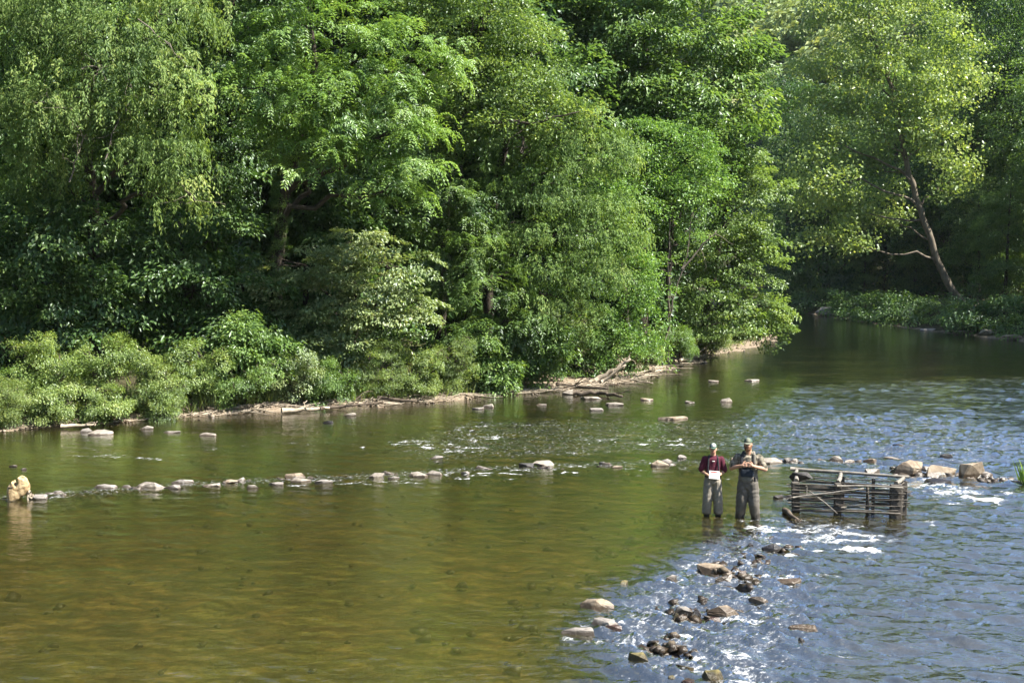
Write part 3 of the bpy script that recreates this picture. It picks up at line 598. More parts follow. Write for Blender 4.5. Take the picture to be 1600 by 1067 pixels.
# ------------------------------------------------------------------ shrubs on the left shore
SHR = [(20, 640, 50, 42, 'shrub2', 'needle', 'tall grassy yellow-green shrub at the left frame edge on the shore'),
       (60, 585, 55, 45, 'shrub', 'shrub', 'green shrub behind the first grassy shrub at the left edge'),
       (85, 632, 38, 26, 'shrub2', 'shrub', 'low light green shrub above the tan shore at the far left'),
       (150, 580, 60, 50, 'shrub', 'shrub', 'rounded bright shrub below the dark understory at the left'),
       (160, 632, 40, 24, 'shrub2', 'shrub', 'low shrub with brown stems below the rounded bright shrub'),
       (235, 600, 55, 42, 'shrub2', 'shrub', 'pale yellow-green shrub with a reddish tinge on the left bank'),
       (255, 632, 40, 24, 'shrub', 'needle', 'grassy tuft shrub beside the bare red-brown bank cut'),
       (320, 585, 50, 42, 'shrub', 'shrub', 'darker green shrub right of the pale yellow-green shrub'),
       (380, 605, 50, 36, 'mid', 'shrub', 'dark shaded shrub close above the water left of centre'),
       (395, 545, 50, 40, 'mid', 'bushy', 'broad-leaved sapling leaning out above the dark shaded shrub'),
       (455, 595, 45, 38, 'dogwood', 'shrub', 'pale arching shrub drooping over the driftwood shore'),
       (520, 605, 40, 34, 'mid', 'shrub', 'shadowed low shrub right of the pale arching shrub'),
       (590, 580, 50, 38, 'shrub', 'needle', 'rounded willow-like shrub left of its taller twin'),
       (655, 590, 30, 36, 'shrub2', 'shrub', 'narrow leafy shrub squeezed between two rounded shrubs'),
       (710, 575, 40, 44, 'shrub', 'needle', 'taller rounded willow-like shrub right of the narrow leafy shrub'),
       (770, 570, 36, 40, 'mid', 'bushy', 'dark broad-leaved shrub above the gravel shore'),
       (830, 550, 48, 40, 'mid', 'bushy', 'shadowed shrub over the root tangle at mid shore'),
       (890, 520, 55, 50, 'shrub', 'shrub', 'large grey-green shrub above the pale driftwood pile'),
       (945, 545, 40, 36, 'locust', 'shrub', 'light green shrub just behind the forked driftwood log'),
       (1005, 550, 34, 26, 'shrub2', 'shrub', 'bright low shrub right of the forked driftwood log'),
       (1060, 535, 34, 26, 'mid', 'shrub', 'small shrub at the foot of the slim twin stems'),
       (1110, 532, 34, 20, 'shrub', 'shrub', 'low shrub on the rocky point under the overhanging tree')]
for k, (px, py, rx, ry, lm, st, lb) in enumerate(SHR):
    gpx = np.interp(px, [p[0] for p in shore_px], [p[1] for p in shore_px]); yd = ground(px, gpx)[1] + (0.25 if px < 460 else 2.4 if 860 < px < 1050 else 0.6) + 0.022 * max(0, gpx - 20 - py)
    rg = np.random.default_rng(k); lobes = [(px, py, rx * .8, ry * .8, 0)] + [(px + rg.uniform(-.7, .7) * rx, py + rg.uniform(-.5, .75) * ry, rx * rg.uniform(.3, .6), ry * rg.uniform(.3, .65), rg.uniform(-.5, .3)) for _ in range(8)] + [(px + rg.uniform(-.9, .9) * rx, py - ry * rg.uniform(.5, 1.05), rx * .22, ry * .35, rg.uniform(-.3, .3)) for _ in range(3)]
    tree('shrub', lb, yd, [(px, gpx), (px + 2, py + ry * .5), (px, py)], lobes, st, LM[lm], dens=.72, size=.75 if st != 'bushy' else .9, seed=300 + k, r0=.05, r1=.015, group='shrubs along the left shore', cat='shrub', depth=1.0, twigs=3)

# ------------------------------------------------------------------ far bank at the right
tree('sycamore_tree', 'tall sunlit sycamore with pale leaning trunk on the far right bank', 96.0, [(1502, 484), (1465, 410), (1432, 310), (1412, 240), (1398, 150), (1365, 60), (1345, -40)],
     [(1345, 20, 85, 50), (1430, 50, 80, 55), (1300, 110, 70, 45), (1400, 120, 85, 50, -1), (1480, 110, 50, 60), (1330, 185, 70, 45), (1410, 190, 70, 40, -1), (1480, 200, 50, 55), (1360, 255, 60, 35, 2), (1270, 300, 60, 40), (1320, 320, 60, 30, 1), (1265, 225, 40, 45), (1310, 380, 40, 18), (1370, 345, 30, 18, 3), (1490, 290, 30, 40), (1380, -50, 120, 50)],
     'maple', LM['sycamore'], 'bark_syc', dens=.5, size=1.6, seed=500, r0=.26, group='trees on the far bank', twigs=5)
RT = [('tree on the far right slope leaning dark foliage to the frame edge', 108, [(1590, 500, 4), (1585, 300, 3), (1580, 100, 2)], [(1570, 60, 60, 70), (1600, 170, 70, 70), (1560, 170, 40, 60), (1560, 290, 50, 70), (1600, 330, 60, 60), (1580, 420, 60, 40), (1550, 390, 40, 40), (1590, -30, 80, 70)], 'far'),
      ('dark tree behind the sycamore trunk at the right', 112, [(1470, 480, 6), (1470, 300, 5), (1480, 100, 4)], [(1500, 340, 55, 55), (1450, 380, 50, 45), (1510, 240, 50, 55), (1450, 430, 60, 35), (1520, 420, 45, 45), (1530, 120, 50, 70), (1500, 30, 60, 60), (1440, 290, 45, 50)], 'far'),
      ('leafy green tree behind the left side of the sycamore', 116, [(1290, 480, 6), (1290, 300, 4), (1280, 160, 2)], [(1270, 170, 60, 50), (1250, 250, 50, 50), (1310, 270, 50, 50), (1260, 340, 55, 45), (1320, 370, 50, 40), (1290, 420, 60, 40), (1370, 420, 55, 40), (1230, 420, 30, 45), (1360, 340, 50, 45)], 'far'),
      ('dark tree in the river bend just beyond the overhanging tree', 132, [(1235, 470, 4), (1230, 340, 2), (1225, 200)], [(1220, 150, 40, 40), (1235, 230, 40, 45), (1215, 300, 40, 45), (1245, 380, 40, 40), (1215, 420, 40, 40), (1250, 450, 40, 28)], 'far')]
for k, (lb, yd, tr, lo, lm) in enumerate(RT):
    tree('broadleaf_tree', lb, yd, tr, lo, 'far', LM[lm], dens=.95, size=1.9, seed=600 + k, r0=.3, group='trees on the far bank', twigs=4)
gB = 'wooded slope trees behind the sycamore'; lab = 'tree on the wooded slope behind the sycamore on the far bank'
protoB = tree('broadleaf_tree', lab, 130.0, [(1400, 480), (1400, 330), (1400, 180), (1400, 100)], [(1400, 150, 60, 50), (1365, 210, 45, 45), (1440, 215, 45, 45), (1400, 270, 65, 50), (1360, 320, 45, 40), (1440, 330, 45, 40), (1400, 390, 60, 40), (1400, 440, 50, 30)],
              'far', LM['mid'], dens=.95, size=1.9, seed=700, r0=.3, group=gB, back=.6, twigs=3)
for k, (px, yd, sc) in enumerate([(1235, 150, .62), (1290, 142, .62), (1340, 150, .62), (1480, 128, 1.0), (1540, 118, 1.0), (1600, 108, .95), (1650, 100, .9), (1210, 170, .6), (1270, 175, .62), (1330, 180, .62), (1390, 170, .75), (1450, 160, 1.1), (1520, 150, 1.1), (1590, 140, 1.1), (1660, 128, 1.0),
                                    (1570, 98, .45), (1530, 104, .5), (1430, 112, .45), (1380, 118, .5), (1320, 122, .5), (1280, 130, .45), (1240, 140, .6), (1350, 113, .3)]):
    p = at(px, 450, yd); copy_thing(protoB, (p[0], p[1], tz(p[0], p[1]) - .3), k * 1.9, sc, lab, gB)

for k, (x, y, sc) in enumerate([(41, 66, .85), (46, 76, 1.0), (43, 83, .9), (50, 86, 1.0), (45, 94, .8), (52, 70, 1.0), (42, 56, .8)]):  # unseen trees added outside the frame to shade the far right bank
    copy_thing(protoB, (x, y, tz(x, y) - .3), k * 1.3, sc, 'unseen tree added beyond the right frame edge to shade the far bank', 'unseen shade trees added on the right bank')
NTH = ['first', 'second', 'third', 'fourth', 'fifth', 'sixth', 'seventh', 'eighth', 'ninth']; lab = 'third dark bush from the left along the far waterline'; gC = 'dark bushes added to shade the far waterline'
protoC = tree('shrub', lab, 112.0, [(1310, 490), (1310, 470), (1312, 455)], [(1310, 462, 36, 20, 0), (1285, 472, 26, 16, -.5), (1338, 472, 26, 17, -.4), (1312, 480, 34, 10, -.9)], 'far', LM['dark'], dens=.9, size=1.3, seed=808, r0=.08, r1=.02, group=gC, cat='shrub', twigs=3)  # bushes added to bring shade to the pale far waterline
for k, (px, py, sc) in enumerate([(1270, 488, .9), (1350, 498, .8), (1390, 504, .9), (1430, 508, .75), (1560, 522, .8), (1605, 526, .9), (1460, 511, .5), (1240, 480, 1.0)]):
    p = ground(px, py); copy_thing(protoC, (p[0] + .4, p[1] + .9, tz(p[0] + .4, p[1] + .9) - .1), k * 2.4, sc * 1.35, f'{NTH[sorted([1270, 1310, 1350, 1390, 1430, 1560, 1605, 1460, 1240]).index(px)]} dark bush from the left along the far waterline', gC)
# the wooded hill beyond
rng = np.random.default_rng(77); VV = []; RN = []; tp = templates('wide')
for k in range(270):
    yy = 185 + 260 * rng.random() ** 1.2; xx = yy * rng.uniform(0.16, 0.46)
    zz = tz(xx, yy); rc = rng.uniform(3.6, 6.0); hc = rng.uniform(9, 15); d = rng.normal(0, 1, (44, 3)); d /= np.linalg.norm(d, axis=1)[:, None]; d[:, 2] = np.abs(d[:, 2]) * 1.25 - .25
    d[:, 1] = np.where(d[:, 1] > .3, -d[:, 1], d[:, 1])
    pos = np.array([xx, yy, zz + hc]) + d * np.array([rc, rc, rc * 1.1]) * rng.uniform(.75, 1.1, (44, 1)); tone = rng.normal(.45, .14)
    for p_ in pos:
        T = tp[rng.integers(6)][::7]; a = rng.uniform(0, 6.28); c_, s_ = math.cos(a) * 2.6, math.sin(a) * 2.6
        q = T.reshape(-1, 4, 3); ctr = q.mean(1, keepdims=True); q = ctr + (q - ctr) * 2.3
        w = np.stack([q[..., 0] * c_ - q[..., 1] * s_, q[..., 0] * s_ + q[..., 1] * c_, q[..., 2] * 2.6], -1) + p_
        VV.append(w.reshape(-1, 3)); RN.append(np.repeat(np.clip(rng.normal(tone, .15, len(q)), 0, 1), 4))
V = np.concatenate(VV); n = len(V) // 4; i = np.arange(n)[:, None] * 4; Fc = np.concatenate([i + np.array([[0, 1, 2]]), i + np.array([[0, 2, 3]])]); TRI += len(Fc)
tag(link('hillside_forest', np_mesh('hillside_forest', V, Fc, LM['hill'], {'rnd': np.concatenate(RN)})), 'hazy sunlit forest covering the hill beyond the river bend', 'forest', None, 'stuff')

# low plants on the forest floor and grass on the shore
rng = np.random.default_rng(31); tp = templates('shrub'); VV = []; RN = []
tw = templates('wide')
cnt = 0
while cnt < 700:
    k = rng.integers(0, len(shore_px) - 1); a, b_ = left_sh[k], left_sh[k + 1]; t = rng.random(); nrm = np.array([a[1] - b_[1], b_[0] - a[0]]); nrm /= np.linalg.norm(nrm)
    off = 2.2 + rng.gamma(1.6, 2.6); p = a * (1 - t) + b_ * t + nrm * off; z = tz(p[0], p[1]); cnt += 1
    T = (tp if off < 6 else tw)[rng.integers(6)]; T = T[::2] if off > 5 else T[::1]; an = rng.uniform(0, 6.28); s = rng.uniform(.7, 1.3); c_, s_ = math.cos(an) * s, math.sin(an) * s
    w = np.stack([T[..., 0] * c_ - T[..., 1] * s_ + p[0], T[..., 0] * s_ + T[..., 1] * c_ + p[1], T[..., 2] * s + z + rng.uniform(.15, .6)], -1)
    VV.append(w.reshape(-1, 3)); RN.append(np.repeat(np.clip(rng.normal(.45, .18, len(T)), 0, 1), 4))
for k in range(130):
    px = rng.uniform(1260, 1640); gp = np.interp(px, [1270, 1330, 1400, 1480, 1530, 1600, 1700], [491, 499, 511, 519, 527, 533, 540]); p = ground(px, gp)[:2] + np.array([rng.uniform(0, 1), 1]) * (1.0 + rng.gamma(1.5, 2.5)); z = tz(p[0], p[1])
    T = tw[rng.integers(6)][::2]; an = rng.uniform(0, 6.28); s = rng.uniform(.7, 1.3); c_, s_ = math.cos(an) * s, math.sin(an) * s
    w = np.stack([T[..., 0] * c_ - T[..., 1] * s_ + p[0], T[..., 0] * s_ + T[..., 1] * c_ + p[1], T[..., 2] * s + z + rng.uniform(.15, .7)], -1)
    VV.append(w.reshape(-1, 3)); RN.append(np.repeat(np.clip(rng.normal(.45, .18, len(T)), 0, 1), 4))
V = np.concatenate(VV); n = len(V) // 4; i = np.arange(n)[:, None] * 4; Fc = np.concatenate([i + np.array([[0, 1, 2]]), i + np.array([[0, 2, 3]])]); TRI += len(Fc)
tag(link('undergrowth', np_mesh('undergrowth', V, Fc, LM['mid'], {'rnd': np.concatenate(RN)})), 'low leafy plants covering the forest floor on both banks', 'undergrowth', None, 'stuff')
nb = 9000; k = rng.integers(0, len(shore_px) - 1, nb); t = rng.random(nb)[:, None]; A = np.array(left_sh)[k]; B = np.array(left_sh)[k + 1]; nrm = np.stack([A[:, 1] - B[:, 1], B[:, 0] - A[:, 0]], -1); nrm /= np.linalg.norm(nrm, axis=1)[:, None]
clump = np.round(t * 5 + rng.normal(0, .12, t.shape)) / 5; P2 = A * (1 - clump) + B * clump + nrm * (.55 + rng.gamma(1.4, .7, nb))[:, None] + rng.normal(0, .18, (nb, 2)); zz = terrain(P2[:, 0], P2[:, 1])
off_bar = bar(P2[:, 0], P2[:, 1]) < .35; P2 = P2[off_bar]; zz = zz[off_bar]; nb = len(P2)
P3 = np.stack([P2[:, 0], P2[:, 1], zz - .02], -1); D = np.stack([rng.normal(0, .4, nb), rng.normal(-.1, .4, nb), np.ones(nb)], -1)
V = leaf_quads(rng, P3, D, rng.normal(0, 1, (nb, 3)), .62, .022, 0).reshape(-1, 3); n = nb; i = np.arange(n)[:, None] * 4; Fc = np.concatenate([i + np.array([[0, 1, 2]]), i + np.array([[0, 2, 3]])])
tag(link('shore_grass', np_mesh('shore_grass', V, Fc, LM['shrub2'], {'rnd': np.repeat(rng.random(nb), 4)})), 'thin grass tufts along the foot of the left bank', 'grass', None, 'stuff')

# ------------------------------------------------------------------ rocks
def rock_mesh(rng, w, d, up, down, mat, n=17, flat=.82):
    """angular river stone whose widest girth lies at z = 0"""
    bm = bmesh.new(); q = rng.normal(0, 1, (n, 3)); q /= np.linalg.norm(q, axis=1)[:, None]; q *= rng.uniform(.85, 1.06, (n, 1))
    q[:, 2] += .12 * q[:, 0] * rng.uniform(-1, 1); q[:, 2] = np.minimum(q[:, 2], flat + .1 * q[:, 0] * rng.uniform(-1, 1)); q[:, :2] -= (q[:, :2].max(0) + q[:, :2].min(0)) / 2; q[:, :2] /= (q[:, :2].max(0) - q[:, :2].min(0)) / 2
    q[:, 2] = np.where(q[:, 2] > 0, q[:, 2] / q[:, 2].max(), q[:, 2] / -q[:, 2].min())
    lowr = np.hypot(q[:, 0], q[:, 1]) + 1e-6; k_ = np.where(q[:, 2] < -.15, np.maximum(1.0, .98 / lowr), 1.0); q[:, 0] *= k_; q[:, 1] *= k_
    for p in q: bm.verts.new((p[0] * w / 2, p[1] * d / 2, p[2] * (up if p[2] > 0 else down)))
    r = bmesh.ops.convex_hull(bm, input=bm.verts)
    for e in [v for v in bm.verts if not v.link_faces]: bm.verts.remove(e)
    bmesh.ops.bevel(bm, geom=list(bm.edges), offset=min(w, d, up + down) * .045, segments=2, profile=.6, affect='EDGES', clamp_overlap=True)
    bmesh.ops.triangulate(bm, faces=bm.faces[:]); ph = rng.uniform(0, 6, 3)
    for v in bm.verts:
        f = 1 + .06 * math.sin(v.co.x * 10 / w + ph[0]) * math.cos(v.co.y * 11 / w + ph[1]) + .04 * math.sin(v.co.x * 23 / w + ph[2] + 17 * v.co.z / w) + rng.normal(0, .008); v.co *= f
    return bm_mesh('rock', bm, mat, False)
def rock(px, py, wpx, hpx, tone, label, group, asp=0.6, base=None, name='rock'):
    """py is the waterline of the rock's near side"""
    p = ground(px, py); z0 = wz(p[0], p[1]) if p[1] < 60 else 0; p = ground(px, py, z0); s = F / p[1]
    w = wpx / s; rise = math.sin(math.atan(CAMH / p[1])); d = min(w * asp, .55 * hpx / s / rise); d = max(d, w * .3); h_up = (.72 if py > 830 else .6 if wpx < 40 else .8) * max(hpx / s - d * .6 * rise, hpx / s * .5) + (.045 if py > 830 else .02)
    rg = np.random.default_rng(int(px * 7 + py)); c = np.array([p[0], p[1] + d * .45]); gz = tz(c[0], c[1]); z0 = max(z0, gz)
    o = link(name, rock_mesh(rg, w * 1.05, d, h_up, max(.06, z0 - gz + .05), M['rock_' + tone], 19 if wpx > 36 else 15, .55 if 'blocky' in label or 'flat' in label or 'slab' in label else .85), None, (c[0], c[1], z0)); o.rotation_euler = (0, 0, rg.uniform(-.25, .25))
    return tag(o, label, 'rock', group)
ORD = ['first', 'second', 'third', 'fourth', 'fifth', 'sixth', 'seventh', 'eighth', 'ninth', 'tenth', 'eleventh', 'twelfth', 'thirteenth', 'fourteenth', 'fifteenth', 'sixteenth', 'seventeenth', 'eighteenth', 'nineteenth', 'twentieth']
rowA = [(57, 781, 26, 11, 'grey', 'flat grey'), (160, 764, 38, 10, 'grey', 'low grey'), (197, 762, 16, 5, 'grey', 'tiny'), (232, 763, 48, 13, 'pale', 'long pale'), (268, 764, 30, 8, 'grey', 'flat'), (283, 756, 34, 11, 'grey', 'peaked'), (330, 761, 30, 8, 'pale', 'rounded'), (356, 755, 26, 8, 'tan', 'small tan'), (391, 763, 28, 9, 'pale', 'low pale'), (430, 758, 26, 7, 'grey', 'flat dull'),
        (463, 747, 34, 12, 'tan', 'dark-topped'), (468, 754, 32, 8, 'pale', 'flat pale'), (505, 756, 28, 9, 'grey', 'oblong'), (588, 747, 24, 13, 'pale', 'pointed pale'), (614, 749, 18, 6, 'grey', 'tiny low'), (652, 745, 30, 10, 'pale', 'rounded tan'), (677, 743, 28, 12, 'pale', 'domed'), (726, 741, 15, 7, 'grey', 'little')]
for k, (px, py, w_, h_, tn, ad) in enumerate(rowA):
    rock(px, py, w_, h_, tn, f'{ad} stone, {ORD[k]} from the left in the stone row', 'stones in the row across the river')
GR = 'rocks breaking the river surface'
ROCKS = [
 (849, 728, 36, 12, 'pale', 'domed pale rock with a dark wet left end, mid weir'), (823, 730, 24, 9, 'dark', 'dark wet rock touching the domed pale rock mid weir'), (1029, 729, 36, 13, 'tan', 'tan rock left of the man in maroon, nearest to him'), (962, 731, 22, 6, 'tan', 'small low tan stone two rocks left of the man in maroon'), (1064, 716, 18, 7, 'grey', 'small grey stone just behind the man in maroon'),
 (1146, 722, 20, 9, 'tan', 'tan rock showing between the two standing men'), (1206, 725, 38, 14, 'pale', 'wide pale rock right behind the bearded man'),
 (1284, 722, 18, 7, 'tan', 'small stone left of the two pale rocks above the wooden crib'), (1305, 721, 28, 12, 'pale', 'pale rounded rock above the wooden crib, left of its neighbour'), (1327, 725, 20, 10, 'pale', 'smaller pale rock right of the rounded one above the crib'),
 (1362, 723, 24, 10, 'tan', 'low tan rock left of the large rock group'), (1397, 721, 28, 10, 'pale', 'flat pale wedge rock behind the large pointed boulder'), (1366, 741, 26, 12, 'grey', 'pitted grey rock in white water behind the crib'),
 (1418, 741, 50, 28, 'tan', 'large pointed tan boulder right of the crib'), (1449, 735, 24, 11, 'grey', 'grey rock wedged between the two large tan boulders'), (1472, 746, 50, 26, 'tan', 'large tan boulder with dark wet face left of the blocky boulder'), (1524, 748, 40, 32, 'tan', 'tall blocky boulder at the right end of the weir'),
 (1470, 756, 46, 9, 'dark', 'low wet rock in front of the two large boulders'), (1406, 698, 18, 7, 'dark', 'small dark rock alone in the blue water upstream'), (1481, 715, 20, 8, 'dark', 'dark rock in the water behind the blocky boulder'), (1322, 762, 22, 13, 'dark', 'dark wet rock seen through the wooden crib'),
 (1216, 779, 18, 9, 'dark', 'dark rock left of the crib, nearest to the bearded man'), (1234, 779, 26, 8, 'dark', 'dark low rock touching the left corner of the crib'),
 (1112, 850, 18, 6, 'dark', 'thin dark stone in the riffle below the man in maroon'), (1172, 856, 14, 6, 'dark', 'tiny dark stone left of the dark rounded rock'), (1209, 863, 32, 14, 'dark', 'dark rounded rock below the bearded man'),
 (1119, 899, 52, 18, 'tan', 'broad tan slab rock, largest of the riffle'), (1136, 911, 40, 13, 'grey', 'grey-tan stone just below the broad tan slab'), (1047, 909, 22, 11, 'grey', 'small grey stone left of the broad tan slab'), (974, 916, 16, 9, 'moss', 'little mossy stone at the pool edge'),
 (933, 951, 54, 18, 'tan', 'half-drowned reddish slab at the pool edge'), (1233, 916, 42, 13, 'tan', 'flat tan rock at the right of the riffle'), (1187, 943, 30, 11, 'pale', 'pale stone with white water right of the tan boulder'), (1068, 964, 30, 21, 'grey', 'upright grey rock splitting the riffle'),
 (1087, 964, 18, 12, 'dark', 'dark stone leaning on the upright grey rock'), (1056, 969, 14, 12, 'moss', 'mossy stone left of the upright grey rock'), (1132, 964, 48, 21, 'tan', 'chunky tan boulder right of the upright grey rock'), (1116, 973, 24, 6, 'red', 'low reddish stone below the chunky tan boulder'),
 (1261, 990, 50, 16, 'tan', 'tapering tan rock alone in the blue water'), (903, 991, 56, 9, 'grey', 'long flat stone pointing into the green pool'), (945, 983, 46, 17, 'grey', 'grey slab behind the long flat stone'), (957, 985, 28, 7, 'red', 'brown wet stone beside the grey slab'),
 (1050, 1016, 34, 12, 'grey', 'grey stone in the lower riffle'), (1000, 1034, 38, 14, 'moss', 'yellow-brown stone at the lower pool edge'), (1071, 1050, 26, 11, 'moss', 'small mossy stone above the mossy boulder'), (1114, 1066, 36, 24, 'moss', 'mossy brown boulder at the bottom frame edge'),
 (1050, 1068, 12, 12, 'moss', 'tiny upright stone at the bottom frame edge'), (1080, 1074, 34, 12, 'red', 'wet stone cut by the bottom frame edge'), (1253, 1006, 14, 9, 'dark', 'small dark stone below the tapering tan rock'), (1174, 890, 18, 8, 'dark', 'dark stone in foam right of the broad tan slab'), (1160, 900, 16, 7, 'red', 'reddish wet stone touching the right end of the broad slab'),
 (764, 637, 22, 9, 'pale', 'pale rounded stone off the gravel shore'), (747, 640, 20, 5, 'grey', 'flat stone left of the pale rounded stone off the gravel shore'), (846, 634, 16, 4, 'pale', 'thin pale stone off the gravel shore'), (931, 642, 26, 6, 'grey', 'flat dark-edged stone off the driftwood pile'), (961, 634, 30, 7, 'pale', 'flat pale stone in front of the driftwood pile'), (1010, 626, 20, 6, 'tan', 'low tan stone right of the driftwood pile'),
 (1137, 629, 22, 12, 'pale', 'lone pale rounded rock in the upper river'), (1116, 597, 16, 4, 'pale', 'small pale stone far up the river'), (1178, 596, 26, 5, 'pale', 'low light stone right of the far small stone'), (1053, 657, 50, 9, 'tan', 'wide low tan rock in the upper riffle'), (1078, 630, 16, 5, 'grey', 'small stone left of the lone pale rounded rock'),
 (681, 717, 22, 7, 'grey', 'low grey stone behind the stone row'), (890, 617, 24, 13, 'pale', 'pale boulder on the gravel shore by the logs'), (925, 624, 32, 7, 'pale', 'flat pale stone at the water edge below the logs'), (156, 680, 38, 12, 'pale', 'wide pale rock near the shore at the left'), (133, 676, 18, 11, 'grey', 'grey stone leaning on the wide pale rock at left'),
 (225, 671, 26, 8, 'pale', 'pale stone by the shore at left'), (264, 677, 30, 5, 'grey', 'low dark stone right of the pale shore stone'), (322, 682, 26, 8, 'pale', 'lone pale stone in the brown shallows'), (546, 650, 22, 7, 'pale', 'square pale stone near the left shore'), (512, 661, 16, 5, 'dark', 'small dark stone below the square pale stone'),
 (20, 729, 12, 3, 'grey', 'small stone behind the yellow stump, farther left'), (35, 734, 11, 3, 'grey', 'small stone behind the yellow stump, farther right'), (1102, 567, 16, 6, 'dark', 'dark rock beside the wooded point'), (1077, 556, 30, 14, 'tan', 'tan boulder on the wooded point'),
 (1510, 522, 34, 9, 'tan', 'tan flat stone at the far right shore'), (1548, 526, 30, 11, 'pale', 'pale stone at the far right shore'), (1580, 531, 34, 10, 'tan', 'stone at the far right shore by the frame edge'), (1452, 517, 26, 6, 'grey', 'low grey stone on the dark far shore'), (1300, 494, 46, 14, 'grey', 'shaded rock ledge on the far bank in the bend')]
for px, py, w_, h_, tn, lb in ROCKS: rock(px, py, w_, h_, tn, lb, GR)
# drowned cobbles and shore pebbles
rng = np.random.default_rng(8)
# lighter pebbles: small hulls without bevel
pb = []
for k in range(6):
    bm = bmesh.new(); q = rng.normal(0, 1, (9, 3)); q /= np.linalg.norm(q, axis=1)[:, None]
    for p in q: bm.verts.new(p * np.array([.5, .42, .3]))
    bmesh.ops.convex_hull(bm, input=bm.verts); bm.verts.ensure_lookup_table(); bm.verts.index_update()
    pb.append((np.array([v.co[:] for v in bm.verts]), np.array([[v.index for v in f.verts] for f in bm.faces]))); bm.free()
def scatter(pts, sizes, shapes, zoff):
    VV = []; FF = []; n = 0
    zz = terrain(pts[:, 0], pts[:, 1])
    for (x, y), s, z in zip(pts, sizes, zz):
        v, f = shapes[rng.integers(len(shapes))]; a = rng.uniform(0, 6.28); c_, s_ = math.cos(a), math.sin(a)
        w = np.stack([v[:, 0] * c_ - v[:, 1] * s_, v[:, 0] * s_ + v[:, 1] * c_, v[:, 2] * rng.uniform(.6, 1.1)], -1) * s + np.array([x, y, z + zoff * s]); VV.append(w); FF.append(f + n); n += len(v)
    return np.concatenate(VV), np.concatenate(FF)
lo = np.array(ground(500, 1100)[:2]); 
cand = np.stack([rng.uniform(-18, 14, 30000), rng.uniform(14, 46, 30000)], -1)
wgt = 0.03 + 0.55 * np.exp(-(line_dist(WEIR_B, cand[:, 0], cand[:, 1]) / 1.9) ** 2) + .28 * np.exp(-(line_dist(WEIR_A, cand[:, 0], cand[:, 1]) / .8) ** 2)
cand = cand[(rng.random(len(cand)) < wgt)][:3600]; szs = rng.gamma(3, .05, len(cand)) + .06
V, Fc = scatter(cand, szs, pb, .12); tag(link('riverbed_cobbles', np_mesh('riverbed_cobbles', V, Fc, M['cobble'])), 'brown cobbles lying on the riverbed under the water', 'cobbles', None, 'stuff')
tt = rng.uniform(1.6, len(WEIR_B) - 1.001, 620); kk = tt.astype(int); ff = (tt - kk)[:, None]; WB = np.array(WEIR_B); PW = WB[kk] * (1 - ff) + WB[kk + 1] * ff + rng.normal(0, 1, (620, 2)) * np.array([1.15, 1.2]) + np.array([.35, 0])
szs = np.minimum(rng.gamma(3.0, .055, 620) + .08, .3); V, Fc = scatter(PW, szs, pb, .34); tag(link('riffle_cobbles', np_mesh('riffle_cobbles', V, Fc, M['cobble'])), 'small wet brown cobbles breaking the surface of the riffle', 'cobbles', None, 'stuff')
tt = rng.uniform(0, len(WEIR_A) - 1.001, 900); kk = tt.astype(int); ff = (tt - kk)[:, None]; WA = np.array(WEIR_A); PW = WA[kk] * (1 - ff) + WA[kk + 1] * ff + rng.normal(0, 1, (900, 2)) * np.array([.2, .32])
szs = rng.gamma(3.0, .06, 900) + .08; V, Fc = scatter(PW, szs, pb, .2); tag(link('weir_cobbles', np_mesh('weir_cobbles', V, Fc, M['rock_grey'])), 'small wet cobbles packed along the stone row across the river', 'cobbles', None, 'stuff')
k = rng.integers(0, len(shore_px) - 1, 5200); t = rng.random(5200)[:, None]; A = np.array(left_sh)[k]; B = np.array(left_sh)[k + 1]; nrm = np.stack([A[:, 1] - B[:, 1], B[:, 0] - A[:, 0]], -1); nrm /= np.linalg.norm(nrm, axis=1)[:, None]
P2 = A * (1 - t) + B * t + nrm * rng.normal(.5, .75, (5200, 1)); V, Fc = scatter(P2, rng.gamma(2, .035, 5200) + .04, pb, .1)
tag(link('shore_pebbles', np_mesh('shore_pebbles', V, Fc, M['rock_tan'])), 'tan pebbles strewn along the left shore', 'pebbles', None, 'stuff')

# ------------------------------------------------------------------ driftwood
def log(pts, r, mat, label, group='driftwood on the shore', name='driftwood_log', forks=2, lift=.12, taper=.45, Y=None):
    rg = np.random.default_rng(int(pts[0][0] * 3 + pts[0][1])); W = []
    for p in pts:
        q = ground(p[0], p[1], 0.15); z = max(tz(q[0], q[1]), 0) + lift + (p[2] if len(p) > 2 else 0); W.append(at(p[0], p[1], Y) if Y else at(p[0], p[1], W[0][1] - .2) if len(p) > 2 else np.array([q[0], q[1], z]))
    W = np.array(W); n = len(W); t = np.linspace(0, n - 1, 7 * (n - 1) + 1); P = np.stack([np.interp(t, np.arange(n), W[:, k]) for k in range(3)], -1)
    P[1:-1] += rg.normal(0, r * .22, P[1:-1].shape); b = P[0].copy(); root = empty(name, b, label, 'driftwood', group)
    rad = np.linspace(r, r * taper, len(P)) * rg.uniform(.9, 1.1, len(P)); T = Tubes(); T.add(P, rad, 8); link('trunk', T.mesh('trunk', M[mat], b), root)
    for _ in range(forks):
        k = rg.integers(len(P) // 3, len(P)); d = (P[-1] - P[0]); L = np.linalg.norm(d); e = P[k] + d / L * L * rg.uniform(.15, .3) + rg.normal(0, .12 * L, 3) * np.array([1, 1, .5]) + np.array([0, 0, .1 * L])
        T = Tubes(); T.add(wobble(P[k], e, 6, .12, rg), np.linspace(rad[k] * .5, .01, 6), 5); link('branch', T.mesh('branch', M[mat], b), root)
    return root
